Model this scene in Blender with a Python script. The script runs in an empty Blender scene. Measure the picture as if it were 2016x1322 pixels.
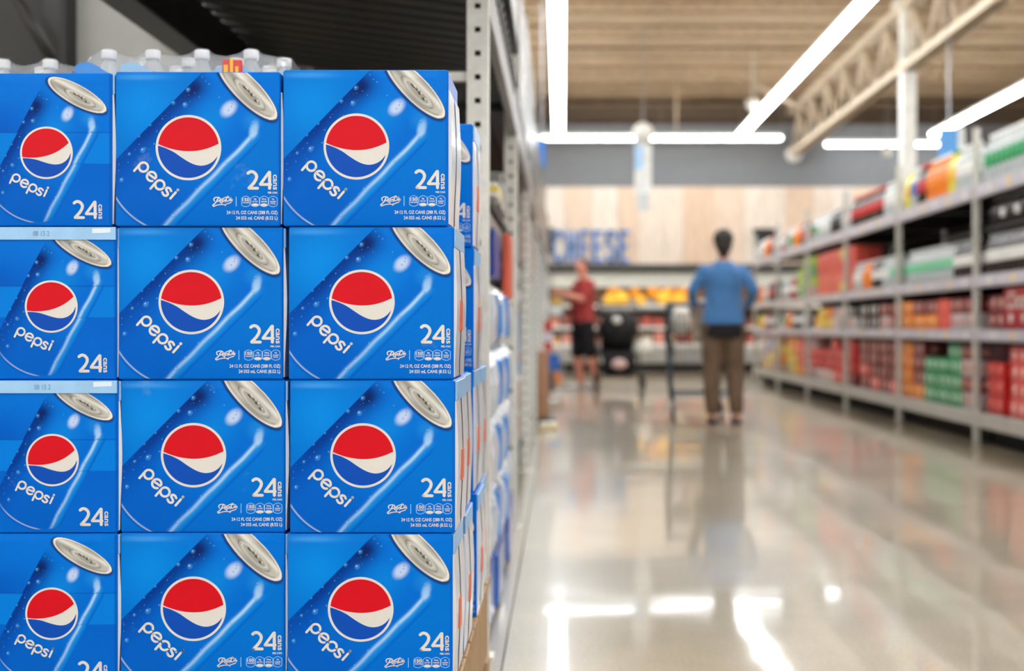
import bpy, bmesh, math, random
import numpy as np
from mathutils import Vector, Matrix
from mathutils.geometry import tessellate_polygon
random.seed(7)
PI = math.pi
scene = bpy.context.scene
COL = scene.collection

# ------------------------------------------------------------------ camera, world, exposure
CAM_H = 0.87
cam_data = bpy.data.cameras.new('camera')
cam = bpy.data.objects.new('camera', cam_data)
COL.objects.link(cam)
cam.location = (0, 0, CAM_H)
cam.rotation_euler = (PI/2, 0, 0)
cam_data.sensor_width = 36
cam_data.lens = 50
cam_data.shift_x = -(1105-1008)/2016
cam_data.shift_y = -(661-645)/2016
cam_data.clip_end = 200
cam_data.dof.use_dof = True
cam_data.dof.focus_distance = 2.27
cam_data.dof.aperture_fstop = 3.1
scene.camera = cam
world = bpy.data.worlds.new('store_surroundings')
scene.world = world
world.use_nodes = True
world.node_tree.nodes['Background'].inputs[0].default_value = (0.95, 0.98, 1.0, 1)
world.node_tree.nodes['Background'].inputs[1].default_value = 0.62
scene.view_settings.view_transform = 'Standard'
scene.view_settings.look = 'None'
scene.view_settings.exposure = 1.12
scene.view_settings.gamma = 1.0
scene.view_settings.use_curve_mapping = False
LAMP = 15.0            # strength of the fluorescent tubes

F = 2800.0
def at(px, py, Y):     # measured pixel -> point at depth Y
    return Vector(((px-1105)*Y/F, Y, CAM_H+(645-py)*Y/F))

# ------------------------------------------------------------------ materials
def lin(c):
    return tuple(((v/255)/12.92 if v/255 <= 0.04045 else ((v/255+0.055)/1.055)**2.4) for v in c)
_m = {}
def mat(name, rgb, rough=0.5, metal=0.0, var=0.06, scale=8.0, coat=0.0, trans=0.0, alpha=1.0, emit=0.0, bump=0.0, bscale=40, spec=0.5, sheen=0.0, stretch=(1, 1, 1), coords='Object', ior=None):
    if name in _m: return _m[name]
    m = bpy.data.materials.new(name); m.use_nodes = True
    nt = m.node_tree; b = nt.nodes['Principled BSDF']
    c = lin(rgb)
    b.inputs['Roughness'].default_value = rough
    b.inputs['Metallic'].default_value = metal
    b.inputs['Coat Weight'].default_value = coat
    b.inputs['Coat Roughness'].default_value = 0.08
    b.inputs['Transmission Weight'].default_value = trans
    b.inputs['Alpha'].default_value = alpha
    b.inputs['Specular IOR Level'].default_value = spec
    b.inputs['Sheen Weight'].default_value = sheen
    if ior: b.inputs['IOR'].default_value = ior
    tc = nt.nodes.new('ShaderNodeTexCoord')
    mp = nt.nodes.new('ShaderNodeMapping'); mp.inputs['Scale'].default_value = stretch
    nt.links.new(tc.outputs[coords], mp.inputs['Vector'])
    nz = nt.nodes.new('ShaderNodeTexNoise'); nz.inputs['Scale'].default_value = scale; nz.inputs['Detail'].default_value = 4
    nt.links.new(mp.outputs[0], nz.inputs['Vector'])
    rp = nt.nodes.new('ShaderNodeValToRGB')
    rp.color_ramp.elements[0].position = 0.3; rp.color_ramp.elements[1].position = 0.7
    rp.color_ramp.elements[0].color = tuple(max(0, v*(1-var*1.6)) for v in c)+(1,)
    rp.color_ramp.elements[1].color = tuple(min(1, v*(1+var*1.6)) for v in c)+(1,)
    nt.links.new(nz.outputs['Fac'], rp.inputs['Fac'])
    nt.links.new(rp.outputs[0], b.inputs['Base Color'])
    if emit:
        b.inputs['Emission Color'].default_value = c+(1,)
        b.inputs['Emission Strength'].default_value = emit
    if bump:
        n2 = nt.nodes.new('ShaderNodeTexNoise'); n2.inputs['Scale'].default_value = bscale; n2.inputs['Detail'].default_value = 3
        nt.links.new(mp.outputs[0], n2.inputs['Vector'])
        bp = nt.nodes.new('ShaderNodeBump'); bp.inputs['Strength'].default_value = bump; bp.inputs['Distance'].default_value = 0.01
        nt.links.new(n2.outputs['Fac'], bp.inputs['Height']); nt.links.new(bp.outputs[0], b.inputs['Normal'])
    _m[name] = m
    return m

# ------------------------------------------------------------------ mesh builder
class MB:
    def __init__(s): s.v = []; s.f = []; s.mi = []; s.cur = 0; s.sm = []
    def quad(s, pts, smooth=False):
        n = len(s.v); s.v += [tuple(p) for p in pts]; s.f.append(tuple(range(n, n+len(pts)))); s.mi.append(s.cur); s.sm.append(smooth)
    def box(s, x0, x1, y0, y1, z0, z1, M=None):
        n = len(s.v)
        P = [(x0,y0,z0),(x1,y0,z0),(x1,y1,z0),(x0,y1,z0),(x0,y0,z1),(x1,y0,z1),(x1,y1,z1),(x0,y1,z1)]
        if M is not None: P = [tuple(M @ Vector(p)) for p in P]
        s.v += P
        for f in [(0,3,2,1),(4,5,6,7),(0,1,5,4),(1,2,6,5),(2,3,7,6),(3,0,4,7)]:
            s.f.append(tuple(n+i for i in f)); s.mi.append(s.cur); s.sm.append(False)
        return s
    def cbox(s, x0, x1, y0, y1, z0, z1, c=0.004):      # chamfered box, 26 faces
        cx, cy, cz = (x0+x1)/2, (y0+y1)/2, (z0+z1)/2
        hx, hy, hz = (x1-x0)/2, (y1-y0)/2, (z1-z0)/2
        c = min(c, hx*.9, hy*.9, hz*.9)
        n = len(s.v); idx = {}
        for sx in (-1,1):
            for sy in (-1,1):
                for sz in (-1,1):
                    for a in range(3):
                        h = [hx-c, hy-c, hz-c]; h[a] += c
                        idx[(sx,sy,sz,a)] = len(s.v)
                        s.v.append((cx+sx*h[0], cy+sy*h[1], cz+sz*h[2]))
        def add(l):
            s.f.append(tuple(l)); s.mi.append(s.cur); s.sm.append(False)
        for g in (-1,1):
            add([idx[k] for k in [(g,-1,-1,0),(g,1,-1,0),(g,1,1,0),(g,-1,1,0)][::g]])
            add([idx[k] for k in [(-1,g,-1,1),(-1,g,1,1),(1,g,1,1),(1,g,-1,1)][::g]])
            add([idx[k] for k in [(-1,-1,g,2),(1,-1,g,2),(1,1,g,2),(-1,1,g,2)][::g]])
        for a in (-1,1):
            for b in (-1,1):
                add([idx[k] for k in [(a,b,-1,0),(a,b,1,0),(a,b,1,1),(a,b,-1,1)][::(-a*b)]])
                add([idx[k] for k in [(a,-1,b,0),(a,1,b,0),(a,1,b,2),(a,-1,b,2)][::(a*b)]])
                add([idx[k] for k in [(-1,a,b,1),(1,a,b,1),(1,a,b,2),(-1,a,b,2)][::(-a*b)]])
                for c2 in (-1,1):
                    add([idx[k] for k in [(a,b,c2,0),(a,b,c2,1),(a,b,c2,2)][::(a*b*c2)]])
        return s
    def lathe(s, prof, seg=16, c=(0,0,0), axis='z', smooth=True):
        n = len(s.v)
        for r, h in prof:
            for k in range(seg):
                a = 2*PI*k/seg; x, y = r*math.cos(a), r*math.sin(a)
                if axis == 'z': p = (c[0]+x, c[1]+y, c[2]+h)
                elif axis == 'x': p = (c[0]+h, c[1]+x, c[2]+y)
                else: p = (c[0]+y, c[1]+h, c[2]+x)
                s.v.append(p)
        for i in range(len(prof)-1):
            for k in range(seg):
                k2 = (k+1) % seg
                s.f.append((n+i*seg+k, n+i*seg+k2, n+(i+1)*seg+k2, n+(i+1)*seg+k)); s.mi.append(s.cur); s.sm.append(smooth)
        if prof[0][0] > 1e-4: s.f.append(tuple(n+k for k in range(seg))[::-1]); s.mi.append(s.cur); s.sm.append(False)
        if prof[-1][0] > 1e-4: s.f.append(tuple(n+(len(prof)-1)*seg+k for k in range(seg))); s.mi.append(s.cur); s.sm.append(False)
        return s
    def tube(s, pts, rad, seg=10, sq=1.0, caps=True):    # swept tube with per-point radii
        pts = [Vector(p) for p in pts]
        if not isinstance(rad, (list, tuple)): rad = [rad]*len(pts)
        n = len(s.v); up = None; N = len(pts)
        T = []
        for i in range(N):
            t = (pts[min(i+1, N-1)]-pts[max(i-1, 0)])
            T.append(t.normalized() if t.length > 1e-9 else Vector((0,0,1)))
        for i in range(N):
            t = T[i]
            if up is None:
                up = Vector((0,0,1)) if abs(t.z) < .9 else Vector((0,1,0))
            u = (up - t*up.dot(t)).normalized(); w = t.cross(u); up = u
            r = rad[i]; rx, ry = (r if isinstance(r, (tuple, list)) else (r, r*sq))
            for k in range(seg):
                a = 2*PI*k/seg
                s.v.append(tuple(pts[i]+u*math.cos(a)*rx+w*math.sin(a)*ry))
        for i in range(N-1):
            for k in range(seg):
                k2 = (k+1) % seg
                s.f.append((n+i*seg+k, n+i*seg+k2, n+(i+1)*seg+k2, n+(i+1)*seg+k)); s.mi.append(s.cur); s.sm.append(True)
        if caps:
            s.f.append(tuple(n+k for k in range(seg))[::-1]); s.mi.append(s.cur); s.sm.append(False)
            s.f.append(tuple(n+(N-1)*seg+k for k in range(seg))); s.mi.append(s.cur); s.sm.append(False)
        return s
    def ball(s, c, r, seg=16, rings=10, M=None):
        if not isinstance(r, (tuple, list)): r = (r, r, r)
        n = len(s.v)
        for i in range(rings+1):
            th = PI*i/rings
            for k in range(seg):
                a = 2*PI*k/seg
                p = Vector((r[0]*math.sin(th)*math.cos(a), r[1]*math.sin(th)*math.sin(a), -r[2]*math.cos(th)))
                if M is not None: p = M @ p
                s.v.append(tuple(Vector(c)+p))
        for i in range(rings):
            for k in range(seg):
                k2 = (k+1) % seg
                s.f.append((n+i*seg+k, n+i*seg+k2, n+(i+1)*seg+k2, n+(i+1)*seg+k)); s.mi.append(s.cur); s.sm.append(True)
        return s
    def mesh(s, name, mats):
        me = bpy.data.meshes.new(name)
        me.from_pydata(s.v, [], s.f)
        if not isinstance(mats, (list, tuple)): mats = [mats]
        for m in mats: me.materials.append(m)
        me.polygons.foreach_set('material_index', s.mi)
        me.polygons.foreach_set('use_smooth', s.sm)
        me.update()
        return me
    def build(s, name, mats, parent=None, loc=(0,0,0)):
        return obj(name, s.mesh(name, mats), parent, loc)
def obj(name, me, parent=None, loc=(0,0,0)):
    o = bpy.data.objects.new(name, me); COL.objects.link(o)
    o.location = loc
    if parent is not None: o.parent = parent
    return o
def tag(o, label, cat, group=None, kind=None):
    o['label'] = label; o['category'] = cat
    if group: o['group'] = group
    if kind: o['kind'] = kind
    return o
def thing(name, label, cat, loc=(0,0,0), rz=0, group=None):
    o = bpy.data.objects.new(name, None); COL.objects.link(o); o.empty_display_size = .05
    o.location = loc; o.rotation_euler = (0,0,rz)
    return tag(o, label, cat, group)
KIDS = {}
def dup(root, loc, rz=0, label=None, group=None, rx=None):
    r = root.copy(); COL.objects.link(r); r.location = loc; r.rotation_euler = (0,0,rz)
    if label: r['label'] = label
    if group: r['group'] = group
    if root.name not in KIDS:
        KIDS[root.name] = [(c, list(c.children)) for c in root.children]
    for ch, gs in KIDS[root.name]:
        c = ch.copy(); COL.objects.link(c); c.parent = r
        for g in gs:
            d = g.copy(); COL.objects.link(d); d.parent = c
    return r
def struct(o):
    o['kind'] = 'structure'; return o
ORD = ['first','second','third','fourth','fifth','sixth','seventh','eighth','ninth','tenth','11th','12th','13th','14th','15th','16th','17th','18th','19th','20th','21st','22nd','23rd','24th']
def kill(root):
    for c in list(root.children):
        for g in list(c.children): bpy.data.objects.remove(g)
        bpy.data.objects.remove(c)
    bpy.data.objects.remove(root)

# ------------------------------------------------------------------ common materials
M_white = mat('painted_white_steel', (232,230,222), .4)
M_post = mat('grey_rack_paint', (222,221,214), .45, .1, .05, 30, bump=.05, bscale=200)
M_beam = mat('light_grey_shelf_paint', (192,190,183), .4, .1, .05)
M_strip = mat('price_strip_plastic', (184,181,190), .3, var=.12, scale=14)
M_dark = mat('dark_steel', (48,47,45), .5, .4, .2, 12)
M_hole = mat('dark_hollow', (40,40,40), .8)
M_black = mat('black_plastic', (18,18,20), .4)
M_steel = mat('brushed_steel', (170,172,175), .3, .9, .05)
M_kick = mat('kick_recess', (22,20,18), .8)
# ================================================================== SETTING
# polished concrete floor
def floor_material():
    m = bpy.data.materials.new('polished_concrete'); m.use_nodes = True
    nt = m.node_tree; b = nt.nodes['Principled BSDF']; L = nt.links.new
    tc = nt.nodes.new('ShaderNodeTexCoord')
    n1 = nt.nodes.new('ShaderNodeTexNoise'); n1.inputs['Scale'].default_value = 1.1; n1.inputs['Detail'].default_value = 6; n1.inputs['Roughness'].default_value = .6
    n2 = nt.nodes.new('ShaderNodeTexNoise'); n2.inputs['Scale'].default_value = 90; n2.inputs['Detail'].default_value = 3
    L(tc.outputs['Object'], n1.inputs['Vector']); L(tc.outputs['Object'], n2.inputs['Vector'])
    r1 = nt.nodes.new('ShaderNodeValToRGB')
    r1.color_ramp.elements[0].position = .32; r1.color_ramp.elements[1].position = .68
    r1.color_ramp.elements[0].color = lin((142,131,110))+(1,); r1.color_ramp.elements[1].color = lin((176,165,143))+(1,)
    r2 = nt.nodes.new('ShaderNodeValToRGB')
    r2.color_ramp.elements[0].position = .35; r2.color_ramp.elements[1].position = .72
    r2.color_ramp.elements[0].color = (.72,.70,.66,1); r2.color_ramp.elements[1].color = (1.12,1.1,1.06,1)
    L(n1.outputs['Fac'], r1.inputs['Fac']); L(n2.outputs['Fac'], r2.inputs['Fac'])
    mx = nt.nodes.new('ShaderNodeMix'); mx.data_type = 'RGBA'; mx.blend_type = 'MULTIPLY'; mx.inputs[0].default_value = .8
    L(r1.outputs[0], mx.inputs[6]); L(r2.outputs[0], mx.inputs[7]); L(mx.outputs[2], b.inputs['Base Color'])
    n3 = nt.nodes.new('ShaderNodeTexNoise'); n3.inputs['Scale'].default_value = .9; n3.inputs['Detail'].default_value = 2
    L(tc.outputs['Object'], n3.inputs['Vector'])
    bp = nt.nodes.new('ShaderNodeBump'); bp.inputs['Strength'].default_value = .22; bp.inputs['Distance'].default_value = .02
    L(n3.outputs['Fac'], bp.inputs['Height']); L(bp.outputs[0], b.inputs['Normal']); L(bp.outputs[0], b.inputs['Coat Normal'])
    mr = nt.nodes.new('ShaderNodeMapRange'); mr.inputs[3].default_value = .26; mr.inputs[4].default_value = .42
    L(n1.outputs['Fac'], mr.inputs[0]); L(mr.outputs[0], b.inputs['Roughness'])
    b.inputs['Specular IOR Level'].default_value = .6
    b.inputs['Coat Weight'].default_value = .8; b.inputs['Coat Roughness'].default_value = .055; b.inputs['Coat IOR'].default_value = 1.5
    return m
fl = MB()
fl.box(-14, -.154, -14, 30.2, -.1, 0).box(-.150, 5.5, -14, 30.2, -.1, 0).box(5.504, 18, -14, 30.2, -.1, 0).box(-14, 18, -14, 30.2, -.14, -.1)
struct(fl.build('floor', floor_material()))

# corrugated roof deck with bar joists
CEIL = 5.62
M_deck = mat('tan_roof_deck', (206,184,154), .7, var=.12, scale=1.5, stretch=(1,6,1))
M_joist = mat('tan_joist_paint', (170,140,106), .7, var=.1)
d = MB()
y = -14.0
while y < 30:
    d.box(-14, 18, y, y+.17, CEIL, CEIL+.02); d.box(-14, 18, y+.17, y+.30, CEIL+.045, CEIL+.06)
    d.box(-14, 18, y+.165, y+.175, CEIL, CEIL+.06); d.box(-14, 18, y+.295, y+.305, CEIL, CEIL+.06)
    y += .30
deck = struct(d.build('ceiling', M_deck))
d2 = MB()
d2.box(-14, 18, -14, 30.2, CEIL+.06, CEIL+.1).build('roof_sheet', M_deck, deck)
for k in range(14):
    yy = 18.9 + k*.86
    j = MB(); j.box(-6, 12, yy-.02, yy+.02, CEIL-.05, CEIL); j.box(-6, 12, yy-.02, yy+.02, CEIL-.20, CEIL-.16)
    for q in range(40):
        xx = -6+q*.45
        j.tube([(xx, yy, CEIL-.17), (xx+.225, yy, CEIL-.03), (xx+.45, yy, CEIL-.17)], .01, 4, caps=False)
    if k % 2 == 0: j.build('joist', M_joist, deck)
bm_ = MB(); bm_.box(-6, 12, 29.3, 29.5, 5.02, 5.45); bm_.box(-6, 12, 29.1, 29.7, 4.98, 5.02); bm_.build('girder', mat('dark_girder', (110,92,74), .7), deck)

# back wall
M_grey = mat('grey_wall_paint', (128,130,134), .8, var=.03)
w = MB(); w.box(-14, 18, 30.0, 30.2, 0, CEIL)
wall = struct(w.build('wall_back', M_grey))
w = MB(); w.box(-14, 18, 28.90, 30.0, 3.72, 5.0); w.build('bulkhead', M_grey, wall)
tones = [(240,222,204),(234,206,180),(241,226,210),(235,211,188),(242,229,215),(230,200,172)]
k = 0; x = -4.0
while x < 11:
    wd = random.choice([.38,.45,.55,.62])
    q = MB(); q.cbox(x, x+wd-.008, 28.84+random.random()*.01, 28.9, 2.10, 3.72, .004)
    c = tones[(k*5+random.randint(0,1)) % 6]
    q.build('wall_plank', mat('plywood_tone_%d' % tones.index(c), c, .6, var=.07, scale=3, stretch=(8,8,1)), wall); x += wd; k += 1
MB().box(-14, 18, 28.86, 28.9, 0, 2.10).build('lower_panel', mat('dark_wall_panel', (66,66,64), .7), wall)
for side, xx in (('left', -14), ('right', 17.9)):
    struct(MB().box(xx, xx+.1, -14, 30, 0, CEIL).build('wall_'+side, mat('pale_wall', (214,210,200), .8)))

# lamps: rows of continuous fluorescent strips
M_tube2 = mat('lit_tube_cross_row', (248,252,255), .4, emit=LAMP*.42, var=0)
M_tube = mat('lit_tube', (248,252,255), .4, emit=LAMP, var=0)
def lamp_meshes(length, along):
    a = MB(); b = MB()
    n = max(1, round(length/1.2)); s = length/n
    hw = .085
    for i in range(n):
        g = .008
        if along == 'y':
            a.cbox(-hw, hw, i*s+g, (i+1)*s-g, -.055, 0, .02); b.box(-.06, .06, i*s, (i+1)*s-.004, .0, .06)
        else:
            a.cbox(i*s+g, (i+1)*s-g, -hw, hw, -.055, 0, .02); b.box(i*s, (i+1)*s-.004, -.06, .06, 0, .06)
    return a, b
def lamp_row(label, x, y, z, length, along, hang=True):
    t = thing('ceiling_strip_light', label, 'light', (x, y, z), 0, None)
    a, b = lamp_meshes(length, along)
    a.build('diffuser', M_tube if along == 'y' else M_tube2, t); b.build('housing', M_white, t)
    n = max(2, int(length/2.4))
    for i in range(n+1):
        p = length*i/n
        c = MB()
        if along == 'y': c.box(-.004, .004, p-.004, p+.004, .06, CEIL-z-.05)
        else: c.box(p-.004, p+.004, -.004, .004, .06, CEIL-z-.05)
        c.build('hanger', M_steel, t)
    return t
LH = 4.60
lamp_row('long fluorescent strip straight over the aisle nearest the left racks', -.05, -13, LH, 40.3, 'y')
lamp_row('long fluorescent strip running diagonally left of the roof truss', 3.45, -13, LH, 40.3, 'y')
lamp_row('long fluorescent strip right of the white column above the right shelves', 7.15, -13, LH, 40.3, 'y')
lamp_row('fluorescent strip out of frame beyond the left racks', -4.4, -13, LH, 40.3, 'y')
lamp_row('fluorescent strip out of frame over the far left', -9.0, -13, LH, 40.3, 'y')
lamp_row('cross row of fluorescent strips in front of the grey wall left of the truss', -.42, 27.9, LH+.01, 4.75, 'x')
lamp_row('cross row of fluorescent strips beyond the truss behind the white column', 5.25, 28.3, LH-.06, 2.6, 'x')

# roof truss and column
M_truss = mat('cream_truss_paint', (214,196,170), .6, var=.06)
t = thing('roof_truss', 'cream open web roof truss running away along the right of the aisle', 'truss', (4.68, 0, 0))
zb, zt = 4.33, 5.27
MB().box(-.10, -.015, 15, 28.9, zb, zb+.1).box(.015, .10, 15, 28.9, zb, zb+.1).box(-.1, .1, 15, 28.9, zb+.095, zb+.105).build('bottom_chord', M_truss, t)
MB().box(-.10, -.015, 15, 28.9, zt-.1, zt).box(.015, .10, 15, 28.9, zt-.1, zt).box(-.1, .1, 15, 28.9, zt, zt+.01).build('top_chord', M_truss, t)
yy = 15.2; k = 0
while yy < 28.5:
    a = (0, yy, zb+.08); b = (0, yy+.75, zt-.08); c = (0, yy+1.5, zb+.08)
    MB().tube([a, b], .035, 6).build('web_bar', M_truss, t)
    MB().tube([b, c], .035, 6).build('web_bar', M_truss, t)
    MB().tube([b, (0, yy+.75, zb+.05)], .02, 6).build('web_bar', M_truss, t)
    yy += 1.5
MB().tube([(0, 24.6, zb+.06), (-1.35, 24.3, zt-.25)], .04, 8).build('brace', M_truss, t)
MB().ball((0, 28.6, zb+.02), (.17,.12,.17)).build('end_plate', M_white, t)
t = thing('building_column', 'white square steel column rising behind the right shelves to the truss', 'column', (4.70, 19.3, 0))
MB().cbox(-.10, .10, -.10, .10, 0, zt, .02).build('shaft', M_white, t)
MB().box(-.18, .18, -.18, .18, zt-.02, zt+.04).build('cap_plate', M_white, t)
MB().box(-.2, .2, -.2, .2, 0, .03).build('base_plate', M_white, t)

# small things hanging from the roof
t = thing('security_camera', 'small white dome security camera hanging beside the diagonal strip light', 'camera', (3.3, 24.5, 4.72))
MB().lathe([(0,-.13),(.09,-.10),(.13,-.02),(.13,.06),(.06,.10),(.02,.12)], 16, (0,0,0)).build('dome', M_white, t)
MB().box(-.012,.012,-.012,.012,.1,.95).build('stem', M_white, t)
t = thing('conduit_drop', 'thin white pole hanging from the roof to the cross row of lights', 'pole', (2.2, 27.2, 4.62))
MB().lathe([(.025,0),(.025,.98)], 8).build('pole', M_truss, t)
t = thing('aisle_sign', 'narrow white hanging aisle sign with a pale blue top and round hook plate', 'sign', (at(1266,330,22).x, 22, 0))
z0 = at(0,415,22).z; z1 = at(0,283,22).z
MB().cbox(-.13, .13, -.02, .02, z0+.25, z1, .01).build('board', mat('sign_board', (226,228,226), .5), t)
MB().cbox(-.1, .1, -.022, .018, z0, z0+.27, .01).build('lower_board', mat('sign_lower', (206,210,210), .5), t)
MB().cbox(-.13, .0, -.026, -.021, z1-.4, z1-.03, .002).build('blue_patch', mat('sign_blue_soft', (168,206,240), .5), t)
MB().lathe([(0,-.03),(.16,-.03),(.16,.03),(0,.03)], 20, (0,0,z1+.17), 'y').build('hook_plate', M_white, t)
MB().box(-.01,.01,-.01,.01, z1+.2, CEIL-.05).build('hanger', M_steel, t)
t = thing('blue_flag_sign', 'saturated blue sign sticking out above the left racks under the lights', 'sign', (at(1067,300,16).x, 16, 0))
MB().cbox(-.05,.04,-.01,.01, at(0,330,16).z, at(0,274,16).z, .006).build('panel', mat('store_blue', (40,120,210), .5), t)
MB().box(-.006,.006,-.006,.006, at(0,275,16).z, CEIL).build('hanger', M_steel, t)
t = thing('blue_banner', 'large pale blue banner rising behind the top right shelf under the strip light', 'sign', (at(1868,280,17).x, 17, 0))
MB().cbox(-.12,.10,-.02,.02, at(0,330,17).z, at(0,252,17).z, .01).build('panel', mat('banner_blue', (92,160,226), .5), t)
MB().box(-.01,.01,-.01,.01, at(0,253,17).z, CEIL).build('hanger', M_steel, t)
MB().cbox(.11,.19,-.02,.02, at(0,330,17).z, at(0,252,17).z, .01).build('side_panel', mat('sign_board', (226,228,226)), t)
t = thing('small_hanging_lamp', 'small white pendant fitting hanging below the far cross row of lights', 'light', (at(1745,300,27).x, 27, at(0,310,27).z))
MB().lathe([(0,0),(.09,.02),(.1,.12),(.05,.24),(.012,.27)], 12).build('shade', M_white, t)
MB().box(-.006,.006,-.006,.006,.26, CEIL-at(0,310,27).z).build('cord', M_steel, t)
t = thing('dark_wall_screen', 'small dark screen on the plank wall just right of the woman', 'screen', (at(1505,465,28.7).x, 28.7, 0))
MB().cbox(-.22,.22,-.03,.1, at(0,480,28.7).z, at(0,450,28.7).z, .01).build('panel', M_dark, t)
t = thing('dark_sign_edge', 'thin dark upright sign board left of the blue lettering', 'sign', (at(1085,480,24).x, 24, 0))
MB().cbox(-.04,.04,-.01,.01, at(0,500,24).z, at(0,448,24).z, .005).build('panel', M_dark, t)
MB().box(-.01,.01,-.01,.01, 0, at(0,499,24).z).build('stand', M_dark, t)
# ================================================================== PRINTED CARTONS
CW, CH, CD = .2635, .2445, .200          # width, height, depth of one carton
SX = CW/1295; SZ = CH/1218               # artwork units -> metres on the long face
def sstep(a, b, x):
    t = np.clip((x-a)/(b-a), 0, 1); return t*t*(3-2*t)
def mixc(c, rgb, m):
    rgb = np.array(lin(rgb)); m = np.clip(m, 0, 1)[..., None]
    return c*(1-m)+rgb*m
rng = np.random.RandomState(3)
DROPS = [(598,188,16),(482,293,14),(574,308,19),(240,668,20),(452,560,8),(132,700,12),(70,905,16),(210,560,9),(300,470,9),(330,620,8),(555,815,10),(550,800,7),(725,848,6),(845,248,6),(765,142,7),(735,122,5),(708,84,6),(1112,450,13),(1095,574,10),(900,768,9),(480,1190,16),(555,1100,10),(660,980,8),(783,598,8),(420,470,6),(395,420,6),(350,520,6)]
for _ in range(38):
    s_ = rng.uniform(-650, 330); t_ = 545+abs(rng.normal(0, 90))
    DROPS.append((.70*s_+.714*t_, -.714*s_+.70*t_, rng.uniform(2, 4.5)))
def can_art(P, Q, C):
    """paint the pictured can (airbrushed print) over the colour array C at artwork coords P,Q"""
    t = P*.714+Q*.70; s = P*.70-Q*.714
    arc = -520-222*np.sqrt(np.clip(1-((t-897)/370)**2, 0, 1))
    inside = sstep(536, 541, t)*(1-sstep(1250, 1262, t))*sstep(-3, 3, s-arc)
    # right shoulder rounds off under the lid
    sh = 1262-np.clip((s-290)/260, 0, 1)**2*120
    inside = inside*(1-sstep(-6, 6, t-sh))
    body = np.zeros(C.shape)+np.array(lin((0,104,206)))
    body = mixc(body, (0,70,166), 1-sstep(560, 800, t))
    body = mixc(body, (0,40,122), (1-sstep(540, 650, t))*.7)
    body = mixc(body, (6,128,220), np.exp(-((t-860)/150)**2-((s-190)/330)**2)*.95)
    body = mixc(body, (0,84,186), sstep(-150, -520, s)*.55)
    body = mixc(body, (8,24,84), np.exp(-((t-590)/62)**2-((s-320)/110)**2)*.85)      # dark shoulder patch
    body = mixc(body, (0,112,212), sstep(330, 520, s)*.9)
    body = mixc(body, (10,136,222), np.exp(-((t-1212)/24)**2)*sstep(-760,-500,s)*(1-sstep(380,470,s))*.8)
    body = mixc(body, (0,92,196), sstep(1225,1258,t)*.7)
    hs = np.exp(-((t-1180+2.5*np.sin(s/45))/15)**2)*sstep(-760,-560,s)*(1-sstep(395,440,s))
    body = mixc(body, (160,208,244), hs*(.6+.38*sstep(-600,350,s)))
    nz = np.sin(P*.31+Q*.17)*np.sin(P*.13-Q*.29)*np.sin(P*.07+Q*.11)
    body = mixc(body, (178,214,246), hs*np.clip(nz*1.6, 0, 1)*.6)
    def blob(cx, cy, rx, ry, a, col, k, soft=.5):
        nonlocal body
        ca, sa = math.cos(a), math.sin(a)
        u = ((P-cx)*ca+(Q-cy)*sa)/rx; v = (-(P-cx)*sa+(Q-cy)*ca)/ry
        body = mixc(body, col, (1-sstep(1-soft, 1+soft, np.sqrt(u*u+v*v)))*k)
    blob(920, 340, 66, 46, -.8, (188,208,240), .95)
    blob(1118, 505, 30, 62, .25, (160,200,240), .95, .6)
    blob(1100, 440, 60, 60, 0, (40,150,225), .4, .9)
    for cx, cy, r in DROPS:
        blob(cx, cy, r, r*1.15, .6, (70,150,222), .5 if r > 9 else .45, .4)
        blob(cx-r*.25, cy-r*.25, r*.35, r*.35, 0, (180,220,250), .6, .4)
    for cx, cy in ((945,300),(940,322),(918,352),(1108,452)):
        blob(cx, cy, 5, 5, 0, (90,110,160), .8, .4)
    C = C*(1-inside[..., None])+body*inside[..., None]
    # bottom rim
    rim = (np.exp(-((s-arc+7)/5)**2))*sstep(560,760,t)*(1-sstep(1040,1110,t))
    C = mixc(C, (190,200,210), rim*.9)
    rim2 = (np.exp(-((s-arc+22)/9)**2))*sstep(545,620,t)*(1-sstep(1060,1150,t))
    C = mixc(C, (0,80,176), rim2*.6)
    # lid
    u = ((P-1062)*.70+(Q-185)*.714); v = ((P-1062)*.714-(Q-185)*.70)   # u along major, v toward upper right
    def ell(a, b, cu=0, cv=0): return np.sqrt(((u-cu)/a)**2+((v-cv)/b)**2)
    C = mixc(C, (20,50,110), (1-sstep(1.0, 1.09, ell(334,106,0,-10)))*.85)
    e = ell(330,100); L = np.zeros(C.shape)+np.array(lin((190,188,180)))
    L = mixc(L, (134,130,122), sstep(.3,1.0,np.abs(np.sin(u/130+.9)))*.55)
    L = mixc(L, (226,226,220), np.exp(-((v-38-u*.02)/20)**2)*.9)
    L = mixc(L, (116,112,104), np.exp(-((v+5)/26)**2-((u+150)/90)**2)*.7)
    L = mixc(L, (120,116,108), np.exp(-((v-5)/30)**2-((u-60)/150)**2)*.45)
    e2 = ell(300,78,0,6)
    L = mixc(L, (96,92,84), np.exp(-((e2-1)/.035)**2)*.6)
    L = mixc(L, (232,228,216), np.exp(-((e-.95)/.045)**2))
    L = mixc(L, (120,96,74), np.exp(-((e-1.0)/.03)**2)*(v<-5)*.75)
    for (cu, cv, a, b, k) in ((40,-12,170,44,.6),(40,-12,150,34,.5)):
        ee = ell(a, b, cu, cv)
        L = mixc(L, (84,80,74), np.exp(-((ee-1)/.06)**2)*k*(.4+.6*(v<cv)))
        L = mixc(L, (230,230,224), np.exp(-((ee-.88)/.06)**2)*.6)
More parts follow.
